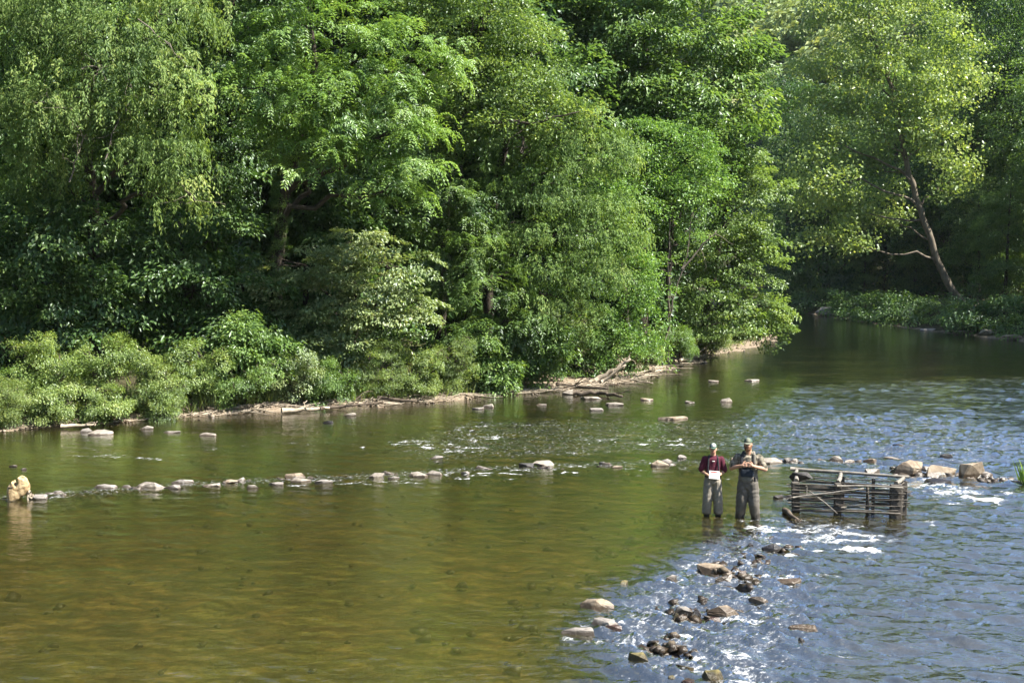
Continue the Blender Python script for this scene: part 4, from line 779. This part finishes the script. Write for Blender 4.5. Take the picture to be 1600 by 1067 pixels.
LOGS = [([(932, 594), (985, 561, .55)], .13, 'drift_pale', 'pale forked driftwood log rising at an angle on the shore', 3), ([(940, 596), (978, 570, .3)], .08, 'drift_pale', 'thinner pale log beside the forked driftwood log', 2), ([(838, 590), (890, 583), (936, 586)], .11, 'drift_pale', 'long pale log lying left of the forked driftwood log', 2),
        ([(895, 612), (935, 612), (972, 618)], .12, 'drift_dark', 'dark wet log at the water edge below the driftwood pile', 1), ([(870, 600), (950, 606)], .09, 'drift_dark', 'dark log under the forked driftwood pile', 3), ([(800, 598), (880, 596)], .08, 'drift_dark', 'thin dark log in the shade of the mid shore', 3), ([(960, 590), (1040, 572)], .05, 'drift_pale', 'thin bleached branch on the gravel right of the forked log', 3),
        ([(985, 592), (1020, 598)], .04, 'drift_pale', 'thin pale branch reaching into the water right of the pile', 3), ([(700, 612), (760, 606)], .07, 'drift_dark', 'dark root-like log on the gravel below the willow-like shrub', 3), ([(440, 640), (515, 636)], .10, 'drift_pale', 'pale flat log on the shore below the pale arching shrub', 2), ([(500, 637), (600, 627)], .06, 'drift_dark', 'long thin dark branch along the left shore', 4),
        ([(590, 625), (655, 626)], .08, 'drift_dark', 'short dark log at the shore under the rounded shrub', 2), ([(95, 664), (150, 662)], .07, 'drift_pale', 'pale flat log on the tan shore at the far left', 2), ([(1048, 566), (1112, 553)], .10, 'drift_pale', 'pale log lying on the wooded point', 4), ([(1060, 560), (1080, 545, .5)], .07, 'drift_dark', 'upright broken stick on the wooded point', 3),
        ([(1300, 497), (1350, 492), (1400, 490)], .16, 'drift_pale', 'pale log along the far bank in the bend', 2), ([(1345, 500), (1410, 486, .9)], .14, 'drift_dark', 'dark log sloping on the far bank', 3), ([(1405, 513), (1450, 489, 1.0)], .20, 'drift_dark', 'thick dark log sloping into the water of the far bank', 1), ([(1470, 500), (1535, 481, .8)], .24, 'drift_pale', 'thick pale log at the foot of the sycamore', 2), ([(1480, 506), (1540, 490, .5)], .14, 'drift_pale', 'thinner log below the thick pale log by the sycamore', 3)]
for pts, r, m_, lb, fk in LOGS: log(pts, r, m_, lb, forks=fk, Y=None if pts[0][0] < 1200 else float(np.interp(pts[0][0], [1300, 1400, 1480], [107, 96, 91])))

rng = np.random.default_rng(91); T = Tubes()
for k in range(620):
    px = rng.uniform(380, 1120) if rng.random() < .8 else rng.uniform(0, 380); gp = np.interp(px, [p[0] for p in shore_px], [p[1] for p in shore_px]); q = ground(px, gp)[:2] + np.array([-.2, 1]) * rng.uniform(-.1, 1.9); L = rng.gamma(2, .28) + .2; a = rng.normal(0.15, .5)
    p0 = np.array([q[0], q[1], max(0, tz(q[0], q[1])) + .04]); e = p0[:2] + np.array([math.cos(a), math.sin(a)]) * L; p1 = np.array([e[0], e[1], max(0, tz(e[0], e[1])) + rng.uniform(.03, .16)])
    T.add(wobble(p0, p1, 5, .07, rng), np.linspace(.022, .008, 5) * rng.uniform(.6, 1.5), 4, False)
tag(link('shore_twigs', T.mesh('shore_twigs', M['drift_pale'])), 'bleached twigs and small sticks washed up along the left shore', 'twigs', None, 'stuff')
# peeled stump on the left
sp = ground(24, 783); root = empty('tree_stump', (sp[0], sp[1] + .2, -.1), 'yellow peeled stump chunk at the left edge of the stone row', 'stump')
STUMP = root
root.rotation_euler = (0, 0, R(8))

# ------------------------------------------------------------------ wooden crib (wattle deflector)
fl = ground(1243, 803, -.08); frr = ground(1399, 808, -.08); Ht = .66
bl = ground(1245, 741, Ht); br = ground(1413, 753, Ht); bl[2] = br[2] = 0; fl[2] = frr[2] = 0
root = empty('wooden_crib', (fl + frr) / 2, 'weathered wooden crib of posts and woven sticks standing in the riffle', 'crib'); cb = np.array(root.location); rng = np.random.default_rng(3)
def stick(name, p0, p1, r, mat='crib_wood', amp=.02, sides=6, n=8, taper=.75):
    T = Tubes(); T.add(wobble(p0, p1, n, amp, rng), np.linspace(r, r * taper, n) * rng.uniform(.9, 1.1, n), sides); return link(name, T.mesh(name, M[mat], cb), root)
zb = -.3
def V3(p, z): return np.array([p[0], p[1], z])
lerp = lambda a, b, t: a * (1 - t) + b * t
def board(name, p, w, d, z0, z1, mat='crib_wood', rz=0.0):
    bm = bmesh.new(); bmesh.ops.create_cube(bm, size=1)
    for v in bm.verts: v.co = Vector((v.co.x * w, v.co.y * d, v.co.z * (z1 - z0)))
    bmesh.ops.bevel(bm, geom=list(bm.edges), offset=.012, segments=1, affect='EDGES')
    o = link(name, bm_mesh(name, bm, M[mat]), root, (p[0] - cb[0], p[1] - cb[1], (z0 + z1) / 2)); o.rotation_euler = (rng.normal(0, .02), rng.normal(0, .02), rz)
for p, w in ((fl, .17), (lerp(fl, frr, .42), .15), (frr, .26)): board('post', p, w, .13, zb, Ht + .02)
stick('post', V3(lerp(fl, frr, .715), zb), V3(lerp(fl, frr, .715), Ht - .02), .045)
for p, w in ((bl, .12), (lerp(bl, br, .42), .16), (lerp(bl, br, .72), .06), (br, .13)): board('post', p, w, .1, zb, Ht + .03)
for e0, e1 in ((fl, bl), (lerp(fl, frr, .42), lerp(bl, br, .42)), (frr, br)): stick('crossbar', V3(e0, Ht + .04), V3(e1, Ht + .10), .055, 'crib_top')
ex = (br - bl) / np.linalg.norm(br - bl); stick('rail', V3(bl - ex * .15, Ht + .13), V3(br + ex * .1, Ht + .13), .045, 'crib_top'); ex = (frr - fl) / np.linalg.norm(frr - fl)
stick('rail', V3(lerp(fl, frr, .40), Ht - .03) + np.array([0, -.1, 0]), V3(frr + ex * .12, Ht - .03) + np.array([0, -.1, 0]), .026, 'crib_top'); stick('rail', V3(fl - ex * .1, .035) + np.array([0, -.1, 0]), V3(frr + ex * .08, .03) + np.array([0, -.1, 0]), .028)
for k in range(25):
    z = .05 + k * .0245 + rng.normal(0, .008); s = .085 if k % 3 else -.085
    stick('woven_stick', V3(fl - ex * rng.uniform(.02, .2), z) + np.array([0, s, 0]), V3(frr + ex * rng.uniform(.02, .25), z + rng.normal(0, .03)) + np.array([0, s, 0]), rng.uniform(.010, .017), 'crib_wood' if rng.random() < .8 else 'crib_top', .035, 5)
for k in range(11):
    z = .06 + k * .055 + rng.normal(0, .01); s = -.07 if k % 2 else .07
    stick('woven_stick', V3(bl - ex * .1, z) + np.array([0, s, 0]), V3(br + ex * rng.uniform(.05, .2), z + rng.normal(0, .03)) + np.array([0, s, 0]), rng.uniform(.014, .024), 'crib_wood', .03, 5)
for a_, b_, nn in ((fl, bl, 6), (frr, br, 7)):
    for k in range(nn): stick('woven_stick', V3(a_, .10 + k * .09), V3(b_, .10 + k * .09 + rng.normal(0, .02)), .018, 'crib_wood', .02, 5)
off = np.array([0, -.16, 0])
stick('brace', V3(fl - ex * .1, .34) + off, V3(lerp(fl, frr, .66), .60) + off, .021, 'crib_top', .03); stick('brace', V3(lerp(fl, frr, .12), .50) + off, V3(lerp(fl, frr, .40), .0) + off * 1.1, .016, 'crib_top', .03); stick('brace', V3(lerp(fl, frr, .09), .62) + off, V3(lerp(fl, frr, .085), .38) + off, .022, 'crib_top', .01)
o = rock(1262, 752, 32, 12, 'dark', 'flat dark rock lying on top of the crib corner', None); p = lerp(fl, bl, .35); o.location = (p[0] + .12, p[1], Ht + .13); o.scale = (1, 1, .42)
log([(1226, 790), (1247, 806)], .07, 'drift_dark', 'dark broken log jammed at the left foot of the crib', name='driftwood_log', forks=2, lift=.05)

# ------------------------------------------------------------------ people
def fill(name, h): pass
def capsule(bm, p0, r0, p1, r1):
    b2 = bmesh.new()
    for p, r in ((p0, r0), (p1, r1)):
        sc = r if hasattr(r, '__len__') else (r, r, r)
        bmesh.ops.create_uvsphere(b2, u_segments=12, v_segments=8, radius=1, matrix=Matrix.Translation(p) @ Matrix.Diagonal((*sc, 1)))
    bmesh.ops.convex_hull(b2, input=b2.verts); 
    for v in [v for v in b2.verts if not v.link_faces]: b2.verts.remove(v)
    me = bpy.data.meshes.new('tmp'); b2.to_mesh(me); b2.free(); bm.from_mesh(me); bpy.data.meshes.remove(me)
def skin(parts, voxel, name, mat, smooth_n=4, fold=0.0, seed=0):
    """solid limbs fused into one continuous surface"""
    if isinstance(parts, bmesh.types.BMesh): bm = parts
    else:
        bm = bmesh.new()
        for p in parts: capsule(bm, *p)
    me = bpy.data.meshes.new('tmp'); bm.to_mesh(me); bm.free(); ob = bpy.data.objects.new('tmp', me); COL.objects.link(ob)
    md = ob.modifiers.new('r', 'REMESH'); md.mode = 'VOXEL'; md.voxel_size = voxel
    ms = ob.modifiers.new('s', 'SMOOTH'); ms.iterations = smooth_n; ms.factor = .5
    dg = bpy.context.evaluated_depsgraph_get(); out = bpy.data.meshes.new_from_object(ob.evaluated_get(dg)); bpy.data.objects.remove(ob); bpy.data.meshes.remove(me); out.name = name
    n = len(out.vertices); co = np.empty(n * 3, np.float32); out.vertices.foreach_get('co', co); co = co.reshape(-1, 3)
    if fold:
        nn = np.empty(n * 3, np.float32); out.vertices.foreach_get('normal', nn); nn = nn.reshape(-1, 3); ph = seed * 1.7
        w = np.sin(co[:, 2] * 19 + 14 * co[:, 0] + 3 * np.sin(co[:, 0] * 13 + ph) + 2 * np.sin(co[:, 2] * 7) + ph) * .6 + np.sin(co[:, 2] * 43 - 31 * co[:, 0] + 3 * np.sin(co[:, 1] * 17 + co[:, 2] * 9 + ph)) * .4
        co = co + nn * (fold * w)[:, None]; out.vertices.foreach_set('co', co.ravel())
    out.materials.clear(); out.materials.append(mat); out.polygons.foreach_set('use_smooth', np.ones(len(out.polygons), dtype=bool)); out.update(); return out
def join_meshes(ms, name, mat):
    bm = bmesh.new()
    for m in ms: bm.from_mesh(m)
    for m in ms: bpy.data.meshes.remove(m)
    return bm_mesh(name, bm, mat, True)
def hand_parts(w, d, n, s=1.0, curl=.6, thumb_side=1):
    """w wrist, d pointing direction, n back-of-hand normal; palm, four fingers and a thumb"""
    w = Vector(w); d = Vector(d).normalized(); n = Vector(n); n = (n - n.dot(d) * d).normalized(); sdv = d.cross(n).normalized() * thumb_side; P = []
    k0 = w + d * .09 * s
    P.append((w, .027 * s, w + d * .03 * s, .03 * s))
    for j, o in enumerate((-.033, -.011, .011, .033)): P.append((w + d * .02 * s + sdv * o * .6 * s, .017 * s, k0 + sdv * o * s, .0135 * s))
    for o, l in ((-.033, .8), (-.011, .95), (.011, 1.0), (.033, .9)):
        b = k0 + sdv * o * s; a1 = curl * .5; a2 = curl * 1.3; e1 = b + (d * math.cos(a1) - n * math.sin(a1)) * .042 * l * s; e2 = e1 + (d * math.cos(a2) - n * math.sin(a2)) * .036 * l * s
        P += [(b, .0105 * s, e1, .0095 * s), (e1, .0095 * s, e2, .008 * s)]
    b = w + d * .03 * s + sdv * .028 * s; e1 = b + (d * .6 + sdv * .75 - n * .25).normalized() * .045 * s; e2 = e1 + (d * .95 + sdv * .2 - n * .35).normalized() * .035 * s
    P += [(b, .014 * s, e1, .0115 * s), (e1, .0115 * s, e2, .009 * s)]
    return P
def wet_cloth(name, c0, c1, scale, top):
    m, nt, out = mat_new(name); v = objc(nt); n = noise(nt, scale, 5, .6, v); c = ramp(nt, n, [(.3, c0), (.7, c1)])
    geo = N(nt, 'ShaderNodeNewGeometry'); sx = N(nt, 'ShaderNodeSeparateXYZ'); nt.links.new(geo.outputs['Position'], sx.inputs[0])
    w = mapr(nt, math_(nt, 'ADD', sx.outputs[2], math_(nt, 'MULTIPLY', noise(nt, 6, 3, .5, v), .25)), top, top + .22, 1, 0)
    c = mixc(nt, w, c, mixc(nt, 1.0, c, (.42, .40, .38), 'MULTIPLY')); p = N(nt, 'ShaderNodeBsdfPrincipled'); nt.links.new(c, p.inputs['Base Color']); nt.links.new(mapr(nt, w, 0, 1, .85, .35), p.inputs['Roughness'])
    nt.links.new(bumpn(nt, noise(nt, 14, 4, .6, v), .5, .02), p.inputs['Normal']); nt.links.new(p.outputs[0], out.inputs[0]); return m
def cloth(name, c0, c1, scale=9, bump=.5, rough=.9): return simple(name, c0, c1, scale, rough, bump, .02)
M['skin'] = simple('skin', (.42, .23, .15), (.52, .31, .21), 12, .55, .05); M['maroon'] = cloth('maroon_cotton', (.060, .010, .020), (.10, .016, .032)); M['wader_tan'] = wet_cloth('wader_tan', (.20, .178, .145), (.265, .235, .19), 4, .12)
M['wader_grey'] = wet_cloth('wader_grey', (.085, .076, .064), (.12, .107, .09), 4, .15); M['wader_light'] = cloth('wader_light', (.13, .12, .10), (.20, .18, .15), 6); M['navy'] = cloth('navy_pocket', (.016, .022, .032), (.03, .04, .055)); M['boot'] = cloth('boot_rubber', (.014, .013, .012), (.035, .032, .03), 8)
M['strap'] = cloth('strap', (.012, .013, .016), (.03, .03, .035)); M['camo'] = simple('camo_shirt', (.045, .045, .032), (.30, .26, .20), 16, .9, .3, stops=(.38, .62)); M['cap_green'] = cloth('cap_green', (.045, .085, .06), (.08, .13, .095)); M['cap_white'] = cloth('cap_white', (.34, .35, .34), (.45, .45, .44)); M['cap_khaki'] = cloth('cap_khaki', (.12, .13, .095), (.19, .195, .145))
M['hair'] = cloth('hair', (.03, .018, .01), (.07, .04, .022), 30); M['beard'] = cloth('beard', (.10, .045, .022), (.18, .085, .04), 40); M['eye'] = simple('eye', (.02, .015, .01), (.03, .02, .015), 5, .3, 0); M['lips'] = simple('lips', (.33, .13, .11), (.38, .16, .13), 9, .5, 0); M['paper'] = simple('paper', (.72, .70, .66), (.82, .80, .76), 5, .9, 0); M['red'] = simple('red_print', (.42, .03, .03), (.5, .05, .04), 5, .8, 0); M['cap_badge'] = simple('badge', (.6, .58, .5), (.7, .68, .6), 5, .8, 0)

def head_parts(hc, s, chin=1.0):
    x, y, z = hc
    return [((x, y + .012 * s, z + .03 * s), (.078 * s, .092 * s, .085 * s), (x, y - .02 * s, z - .05 * s), (.06 * s, .068 * s, .06 * s)), ((x, y - .045 * s, z - .085 * s), .034 * s * chin, (x, y - .02 * s, z - .07 * s), .05 * s),
            ((x, y - .095 * s, z + .005 * s), .009 * s, (x, y - .118 * s, z - .03 * s), .016 * s), ((x - .078 * s, y + .01, z - .01), (.012, .022, .035), (x - .076 * s, y + .012, z - .015), (.01, .02, .03)), ((x + .078 * s, y + .01, z - .01), (.012, .022, .035), (x + .076 * s, y + .012, z - .015), (.01, .02, .03))]
def face(root, hc, s, beard):
    x, y, z = hc
    for sg in (-1, 1): link('eye', skin([((x + sg * .032 * s, y - .088 * s, z + .008 * s), (.014, .008, .009), (x + sg * .033 * s, y - .088 * s, z + .008 * s), (.014, .008, .009))], .004, 'eye', M['eye'], 1), root)
    link('mouth', skin([((x - .022 * s, y - .088 * s, z - .06 * s), .007, (x + .022 * s, y - .088 * s, z - .06 * s), .007)], .004, 'mouth', M['lips'], 1), root)
    if beard:
        link('beard', skin([((x - .06 * s, y - .02 * s, z - .03 * s), .03, (x - .035 * s, y - .06 * s, z - .095 * s), .034), ((x + .06 * s, y - .02 * s, z - .03 * s), .03, (x + .035 * s, y - .06 * s, z - .095 * s), .034), ((x - .03 * s, y - .065 * s, z - .10 * s), .036, (x + .03 * s, y - .065 * s, z - .10 * s), .036), ((x - .03 * s, y - .088 * s, z - .043 * s), .011, (x + .03 * s, y - .088 * s, z - .043 * s), .011)], .008, 'beard', M['beard'], 2, .002), root)
    link('hair', skin([((x, y + .03 * s, z + .03 * s), (.083 * s, .085 * s, .08 * s), (x, y + .045 * s, z - .03 * s), (.076 * s, .062 * s, .05 * s))], .01, 'hair', M['hair'], 2, .002), root)
def cap(root, hc, s, front, back_, brim):
    x, y, z = hc
    c = link('cap', skin([((x, y + .0 * s, z + .06 * s), (.090 * s, .104 * s, .05 * s), (x, y + .005 * s, z + .095 * s), (.072 * s, .082 * s, .045 * s))], .008, 'cap', M[back_], 2), root)
    link('front_panel', skin([((x, y - .05 * s, z + .07 * s), (.062 * s, .062 * s, .04 * s), (x, y - .035 * s, z + .105 * s), (.05 * s, .055 * s, .035 * s))], .008, 'front_panel', M[front], 2), c)
    link('brim', skin([((x, y - .09 * s, z + .042 * s), (.075 * s, .06 * s, .010), (x, y - .135 * s, z + .030 * s), (.055 * s, .04 * s, .009))], .006, 'brim', M[brim], 2), c)
def strip(root, name, pts, w, th, mat):
    parts = [(a, (w, th, w), b, (w, th, w)) for a, b in zip(pts[:-1], pts[1:])]; return link(name, skin(parts, .008, name, M[mat], 2), root)

def man_maroon():
    p = ground(1113, 806); gz = tz(p[0], p[1]); root = empty('person', (p[0], p[1], gz), 'person in maroon T-shirt, cap and tan waders holding white papers', 'person'); root.rotation_euler = (0, 0, -math.atan2(p[0], p[1]) + R(3))
    top = 1.68 - gz; s = .98; k = top / 1.765; z = lambda v: v * k
    hc = (0, -.015, z(1.63)); body = head_parts(hc, s)
    body += [((0, .015, z(1.44)), .066, (0, .0, z(1.57)), .058), ((0, .01, z(1.36)), (.15, .09, .08), (0, 0, z(1.08)), (.14, .095, .1)), ((0, 0, z(1.08)), (.14, .095, .1), (0, 0, z(.94)), (.15, .10, .09))]
    for sg in (-1, 1):
        sh = Vector((sg * .185, .015, z(1.41))); el = Vector((sg * .24, -.01, z(1.13))); wr = Vector((sg * .095, -.235, z(1.075)))
        body += [(sh, .055, el, .042), (el, .041, wr, .027), ((sg * .09, 0, z(.92)), .085, (sg * .125, -.01, z(.5)), .055), ((sg * .125, -.01, z(.5)), .055, (sg * .135, .03, z(.1)), .04)]
    b = skin(body, .014, 'b', M['skin'], 3)
    hs = []
    for sg in (-1, 1): hs += hand_parts((sg * .095, -.235, z(1.075)), (-sg * .75, -.45, -.1), (sg * .15, -.85, .35), .95, 1.0, sg)
    link('body', join_meshes([b, skin(hs, .0055, 'h', M['skin'], 1)], 'body', M['skin']), root)
    sh = [((-.10, .015, z(1.41)), (.11, .085, .06), (.10, .015, z(1.41)), (.11, .085, .06)), ((0, .01, z(1.40)), (.19, .115, .07), (0, .0, z(1.16)), (.17, .125, .1)), ((0, 0, z(1.2)), (.17, .125, .1), (0, 0, z(1.04)), (.175, .13, .07)), ((0, .015, z(1.455)), .075, (0, .01, z(1.47)), .065)]
    for sg in (-1, 1): sh += [((sg * .185, .015, z(1.41)), .068, (sg * .258, -.005, z(1.18)), .070)]
    link('t_shirt', skin(sh, .012, 't_shirt', M['maroon'], 3, .004, 1), root)
    wd = [((0, 0, z(1.02)), (.185, .14, .045), (0, 0, z(.9)), (.19, .135, .09))]
    for sg in (-1, 1): wd += [((sg * .085, 0, z(.93)), (.115, .135, .1), (sg * .118, -.015, z(.5)), (.112, .12, .1)), ((sg * .118, -.015, z(.5)), (.112, .12, .1), (sg * .13, .02, z(.22)), (.105, .115, .05))]
    link('waders', skin(wd, .012, 'waders', M['wader_tan'], 3, .006, 2), root)
    link('bib', skin([((-.10, -.13, z(1.07)), (.05, .02, .035), (.11, -.13, z(1.05)), (.05, .02, .04))], .01, 'bib', M['wader_grey'], 2, .004), root)
    for sg in (-1, 1):
        link('boot', skin([((sg * .128, .03, z(.27)), (.075, .085, .03), (sg * .13, .03, z(.09)), (.06, .075, .06)), ((sg * .13, .03, z(.06)), (.055, .07, .05), (sg * .15, -.13, z(.045)), (.05, .07, .04))], .012, 'boot', M['boot'], 2), root)
        strip(root, 'strap', [Vector((sg * .085, .06, z(1.475))), Vector((sg * .10, -.075, z(1.43))), Vector((sg * .115, -.125, z(1.27))), Vector((sg * .12, -.14, z(1.06)))], .022, .012, 'strap')
    strip(root, 'belt', [Vector((-.17, -.06, z(1.04))), Vector((-.09, -.135, z(1.04))), Vector((.09, -.135, z(1.04))), Vector((.17, -.06, z(1.04)))], .02, .012, 'strap')
    link('shirt_mark', skin([((-.012, -.108, z(1.375)), (.016, .008, .010), (.022, -.108, z(1.375)), (.016, .008, .010))], .005, 'shirt_mark', M['paper'], 1), root)
    face(root, hc, s, False); cap(root, hc, s, 'cap_white', 'cap_green', 'cap_green')
    # the papers in his hands
    q = root.matrix_basis @ Vector((0.015, -.33, z(1.115))); pr = empty('paper_pad', q, 'white pad of papers with a red strip held by the person in maroon', 'papers'); pr.rotation_euler = (R(-32), R(4), root.rotation_euler[2])
    bm = bmesh.new(); bmesh.ops.create_cube(bm, size=1, matrix=Matrix.Diagonal((.235, .018, .19, 1))); bmesh.ops.bevel(bm, geom=list(bm.edges), offset=.004, segments=1, affect='EDGES'); link('pad', bm_mesh('pad', bm, M['paper']), pr)
    bm = bmesh.new(); bmesh.ops.create_cube(bm, size=1, matrix=Matrix.Translation((-.01, -.010, .066)) @ Matrix.Diagonal((.14, .006, .026, 1))); link('red_strip', bm_mesh('red_strip', bm, M['red']), pr)
    return root
def man_bearded():
    p = ground(1168, 808); gz = tz(p[0], p[1]); root = empty('person', (p[0], p[1], gz), 'bearded person in cap, patterned shirt and dark chest waders, hands on chest', 'person'); root.rotation_euler = (0, 0, -math.atan2(p[0], p[1]) - R(4))
    top = 1.835 - gz; s = 1.08; k = top / 1.93; z = lambda v: v * k
    hc = (-.01, -.02, z(1.775)); body = head_parts(hc, s, 1.2)
    body += [((0, .02, z(1.56)), .075, (0, .0, z(1.70)), .068), ((0, .02, z(1.46)), (.20, .12, .1), (0, -.01, z(1.15)), (.19, .14, .12)), ((0, -.01, z(1.15)), (.19, .15, .12), (0, 0, z(1.0)), (.19, .14, .1))]
    AR = {}
    for sg in (-1, 1):
        sh = Vector((sg * .235, .02, z(1.50))); el = Vector((sg * .375, -.03, z(1.275))); wr = Vector((sg * .13, -.225, z(1.36))); AR[sg] = wr
        body += [(sh, .07, el, .056), (el, .054, wr, .034), ((sg * .11, 0, z(1.0)), .1, (sg * .15, -.02, z(.53)), .065), ((sg * .15, -.02, z(.53)), .065, (sg * .19, .03, z(.1)), .045)]
    b = skin(body, .014, 'b', M['skin'], 3); hs = []
    for sg in (-1, 1): hs += hand_parts(AR[sg], (-sg * .85, -.12, .25), (0, -1, .1), 1.1, .55, sg)
    link('body', join_meshes([b, skin(hs, .006, 'h', M['skin'], 1)], 'body', M['skin']), root)
    sh = [((-.13, .02, z(1.50)), (.13, .11, .075), (.13, .02, z(1.50)), (.13, .11, .075)), ((0, .02, z(1.48)), (.24, .15, .09), (0, -.01, z(1.22)), (.225, .17, .1)), ((-.05, .03, z(1.57)), .07, (.05, .03, z(1.57)), .07)]
    for sg in (-1, 1): sh += [((sg * .235, .02, z(1.50)), .088, (sg * .345, -.02, z(1.32)), .080)]
    link('shirt', skin(sh, .012, 'shirt', M['camo'], 3, .005, 3), root)
    link('wader_bib', skin([((0, -.02, z(1.26)), (.20, .165, .07), (0, -.01, z(1.05)), (.222, .175, .08))], .012, 'wader_bib', M['wader_light'], 3, .006, 5), root)
    wd = [((0, -.005, z(1.02)), (.222, .165, .05), (0, 0, z(.9)), (.22, .155, .1))]
    for sg in (-1, 1): wd += [((sg * .105, 0, z(.95)), (.135, .155, .12), (sg * .14, -.03, z(.53)), (.13, .135, .1)), ((sg * .14, -.03, z(.53)), (.13, .135, .1), (sg * .18, .02, z(.24)), (.105, .112, .05))]
    link('waders', skin(wd, .012, 'waders', M['wader_grey'], 3, .008, 4), root)
    link('chest_pocket', skin([((-.12, -.175, z(1.20)), (.045, .02, .09), (.10, -.175, z(1.20)), (.045, .02, .09)), ((-.10, -.165, z(1.34)), (.05, .02, .05), (.08, -.165, z(1.34)), (.05, .02, .05))], .01, 'chest_pocket', M['navy'], 2, .002), root)
    for sg in (-1, 1):
        link('boot', skin([((sg * .18, .02, z(.29)), (.085, .092, .03), (sg * .188, .03, z(.09)), (.068, .08, .06)), ((sg * .188, .03, z(.06)), (.06, .075, .05), (sg * .22, -.14, z(.045)), (.055, .075, .04))], .012, 'boot', M['boot'], 2), root)
        strip(root, 'strap', [Vector((sg * .11, .08, z(1.60))), Vector((sg * .135, -.09, z(1.555))), Vector((sg * .145, -.15, z(1.42))), Vector((sg * .14, -.175, z(1.28)))], .034, .014, 'strap' if sg < 0 else 'wader_light')
    strip(root, 'pouch', [Vector((.16, -.18, z(1.12))), Vector((.16, -.18, z(1.05)))], .026, .02, 'strap')
    face(root, hc, s, True); cap(root, hc, s, 'cap_khaki', 'cap_green', 'cap_khaki')
    return root
man_maroon(); man_bearded()
pts = [(150, 900), (110, 620), (140, 470), (210, 370), (260, 315), (320, 370), (350, 440), (420, 400), (455, 345), (425, 325), (460, 275), (410, 225), (440, 205), (520, 215), (600, 275), (650, 350), (690, 430), (690, 560), (600, 680), (480, 760), (330, 900)]
bm = bmesh.new(); rings = []
for y_, k_ in ((-.17, .72), (-.13, .95), (.0, 1.0), (.12, .93), (.17, .7)): rings.append([bm.verts.new((((x_ - 400) * (k_ if z_ > 330 else .5 + .5 * k_) / 1102), y_, ((830 - z_) - 200) * (k_ if z_ > 330 else 1) / 1102 + .18 + .1)) for x_, z_ in pts])
for r0_, r1_ in zip(rings[:-1], rings[1:]):
    for k in range(len(pts)): bm.faces.new((r0_[k], r0_[(k + 1) % len(pts)], r1_[(k + 1) % len(pts)], r1_[k]))
bm.faces.new(rings[0][::-1]); bm.faces.new(rings[-1]); bmesh.ops.triangulate(bm, faces=bm.faces[:]); bmesh.ops.recalc_face_normals(bm, faces=bm.faces[:])
link('trunk', skin(bm, .016, 'trunk', M['stump'], 4, .006, 3), STUMP)
link('knot_hole', skin([((-.17, -.155, .44), (.045, .03, .012), (-.10, -.155, .44), (.035, .03, .012))], .008, 'knot_hole', M['drift_dark'], 1), STUMP)
for k in range(6):
    T = Tubes(); x = .17 + .04 * k; T.add(wobble((x - .02, .02 * (k % 3), .42 - .055 * k), (x + .06, -.05 + .03 * (k % 3), .02), 6, .05, np.random.default_rng(k)), np.linspace(.045, .03, 6), 6); link('root', T.mesh('root', M['drift_pale']), STUMP)

# reed tuft reaching in at the right edge
rp = ground(1607, 752); rg = np.random.default_rng(4); gz = tz(rp[0], rp[1]); root = empty('reed_clump', (rp[0], rp[1], gz), 'green reed tuft reaching in at the right frame edge', 'reeds'); nb = 26
P3 = rg.normal(0, .09, (nb, 3)) * np.array([1, 1, 0]); D = np.stack([rg.normal(-.15, .22, nb), rg.normal(0, .2, nb), np.ones(nb)], -1); V = leaf_quads(rg, P3, D, rg.normal(0, 1, (nb, 3)), .78, .035, 0).reshape(-1, 3); i = np.arange(nb)[:, None] * 4
link('leaves', np_mesh('leaves', V, np.concatenate([i + np.array([[0, 1, 2]]), i + np.array([[0, 2, 3]])]), LM['locust'], {'rnd': np.repeat(rg.random(nb), 4)}), root)
print('LEAF TRIANGLES', TRI)

# ------------------------------------------------------------------ the air of the valley
bm = bmesh.new(); bmesh.ops.create_cube(bm, size=1)
x0, x1, y0, y1 = gx[0] - 5, gx[-1] + 5, gy[0] - 5, gy[-1] + 5
for v in bm.verts: v.co = Vector((x0 if v.co.x < 0 else x1, y0 if v.co.y < 0 else y1, -2.5 if v.co.z < 0 else 125))
mh, nt, out = mat_new('valley_air'); pv = N(nt, 'ShaderNodeVolumePrincipled'); pv.inputs['Color'].default_value = (0.86, 0.93, 1.0, 1); pv.inputs['Density'].default_value = 0.00007; pv.inputs['Anisotropy'].default_value = 0.2
nt.links.new(pv.outputs[0], out.inputs['Volume'])
tag(link('haze', bm_mesh('haze', bm, mh)), 'thin haze in the valley air', 'haze', None, 'stuff')
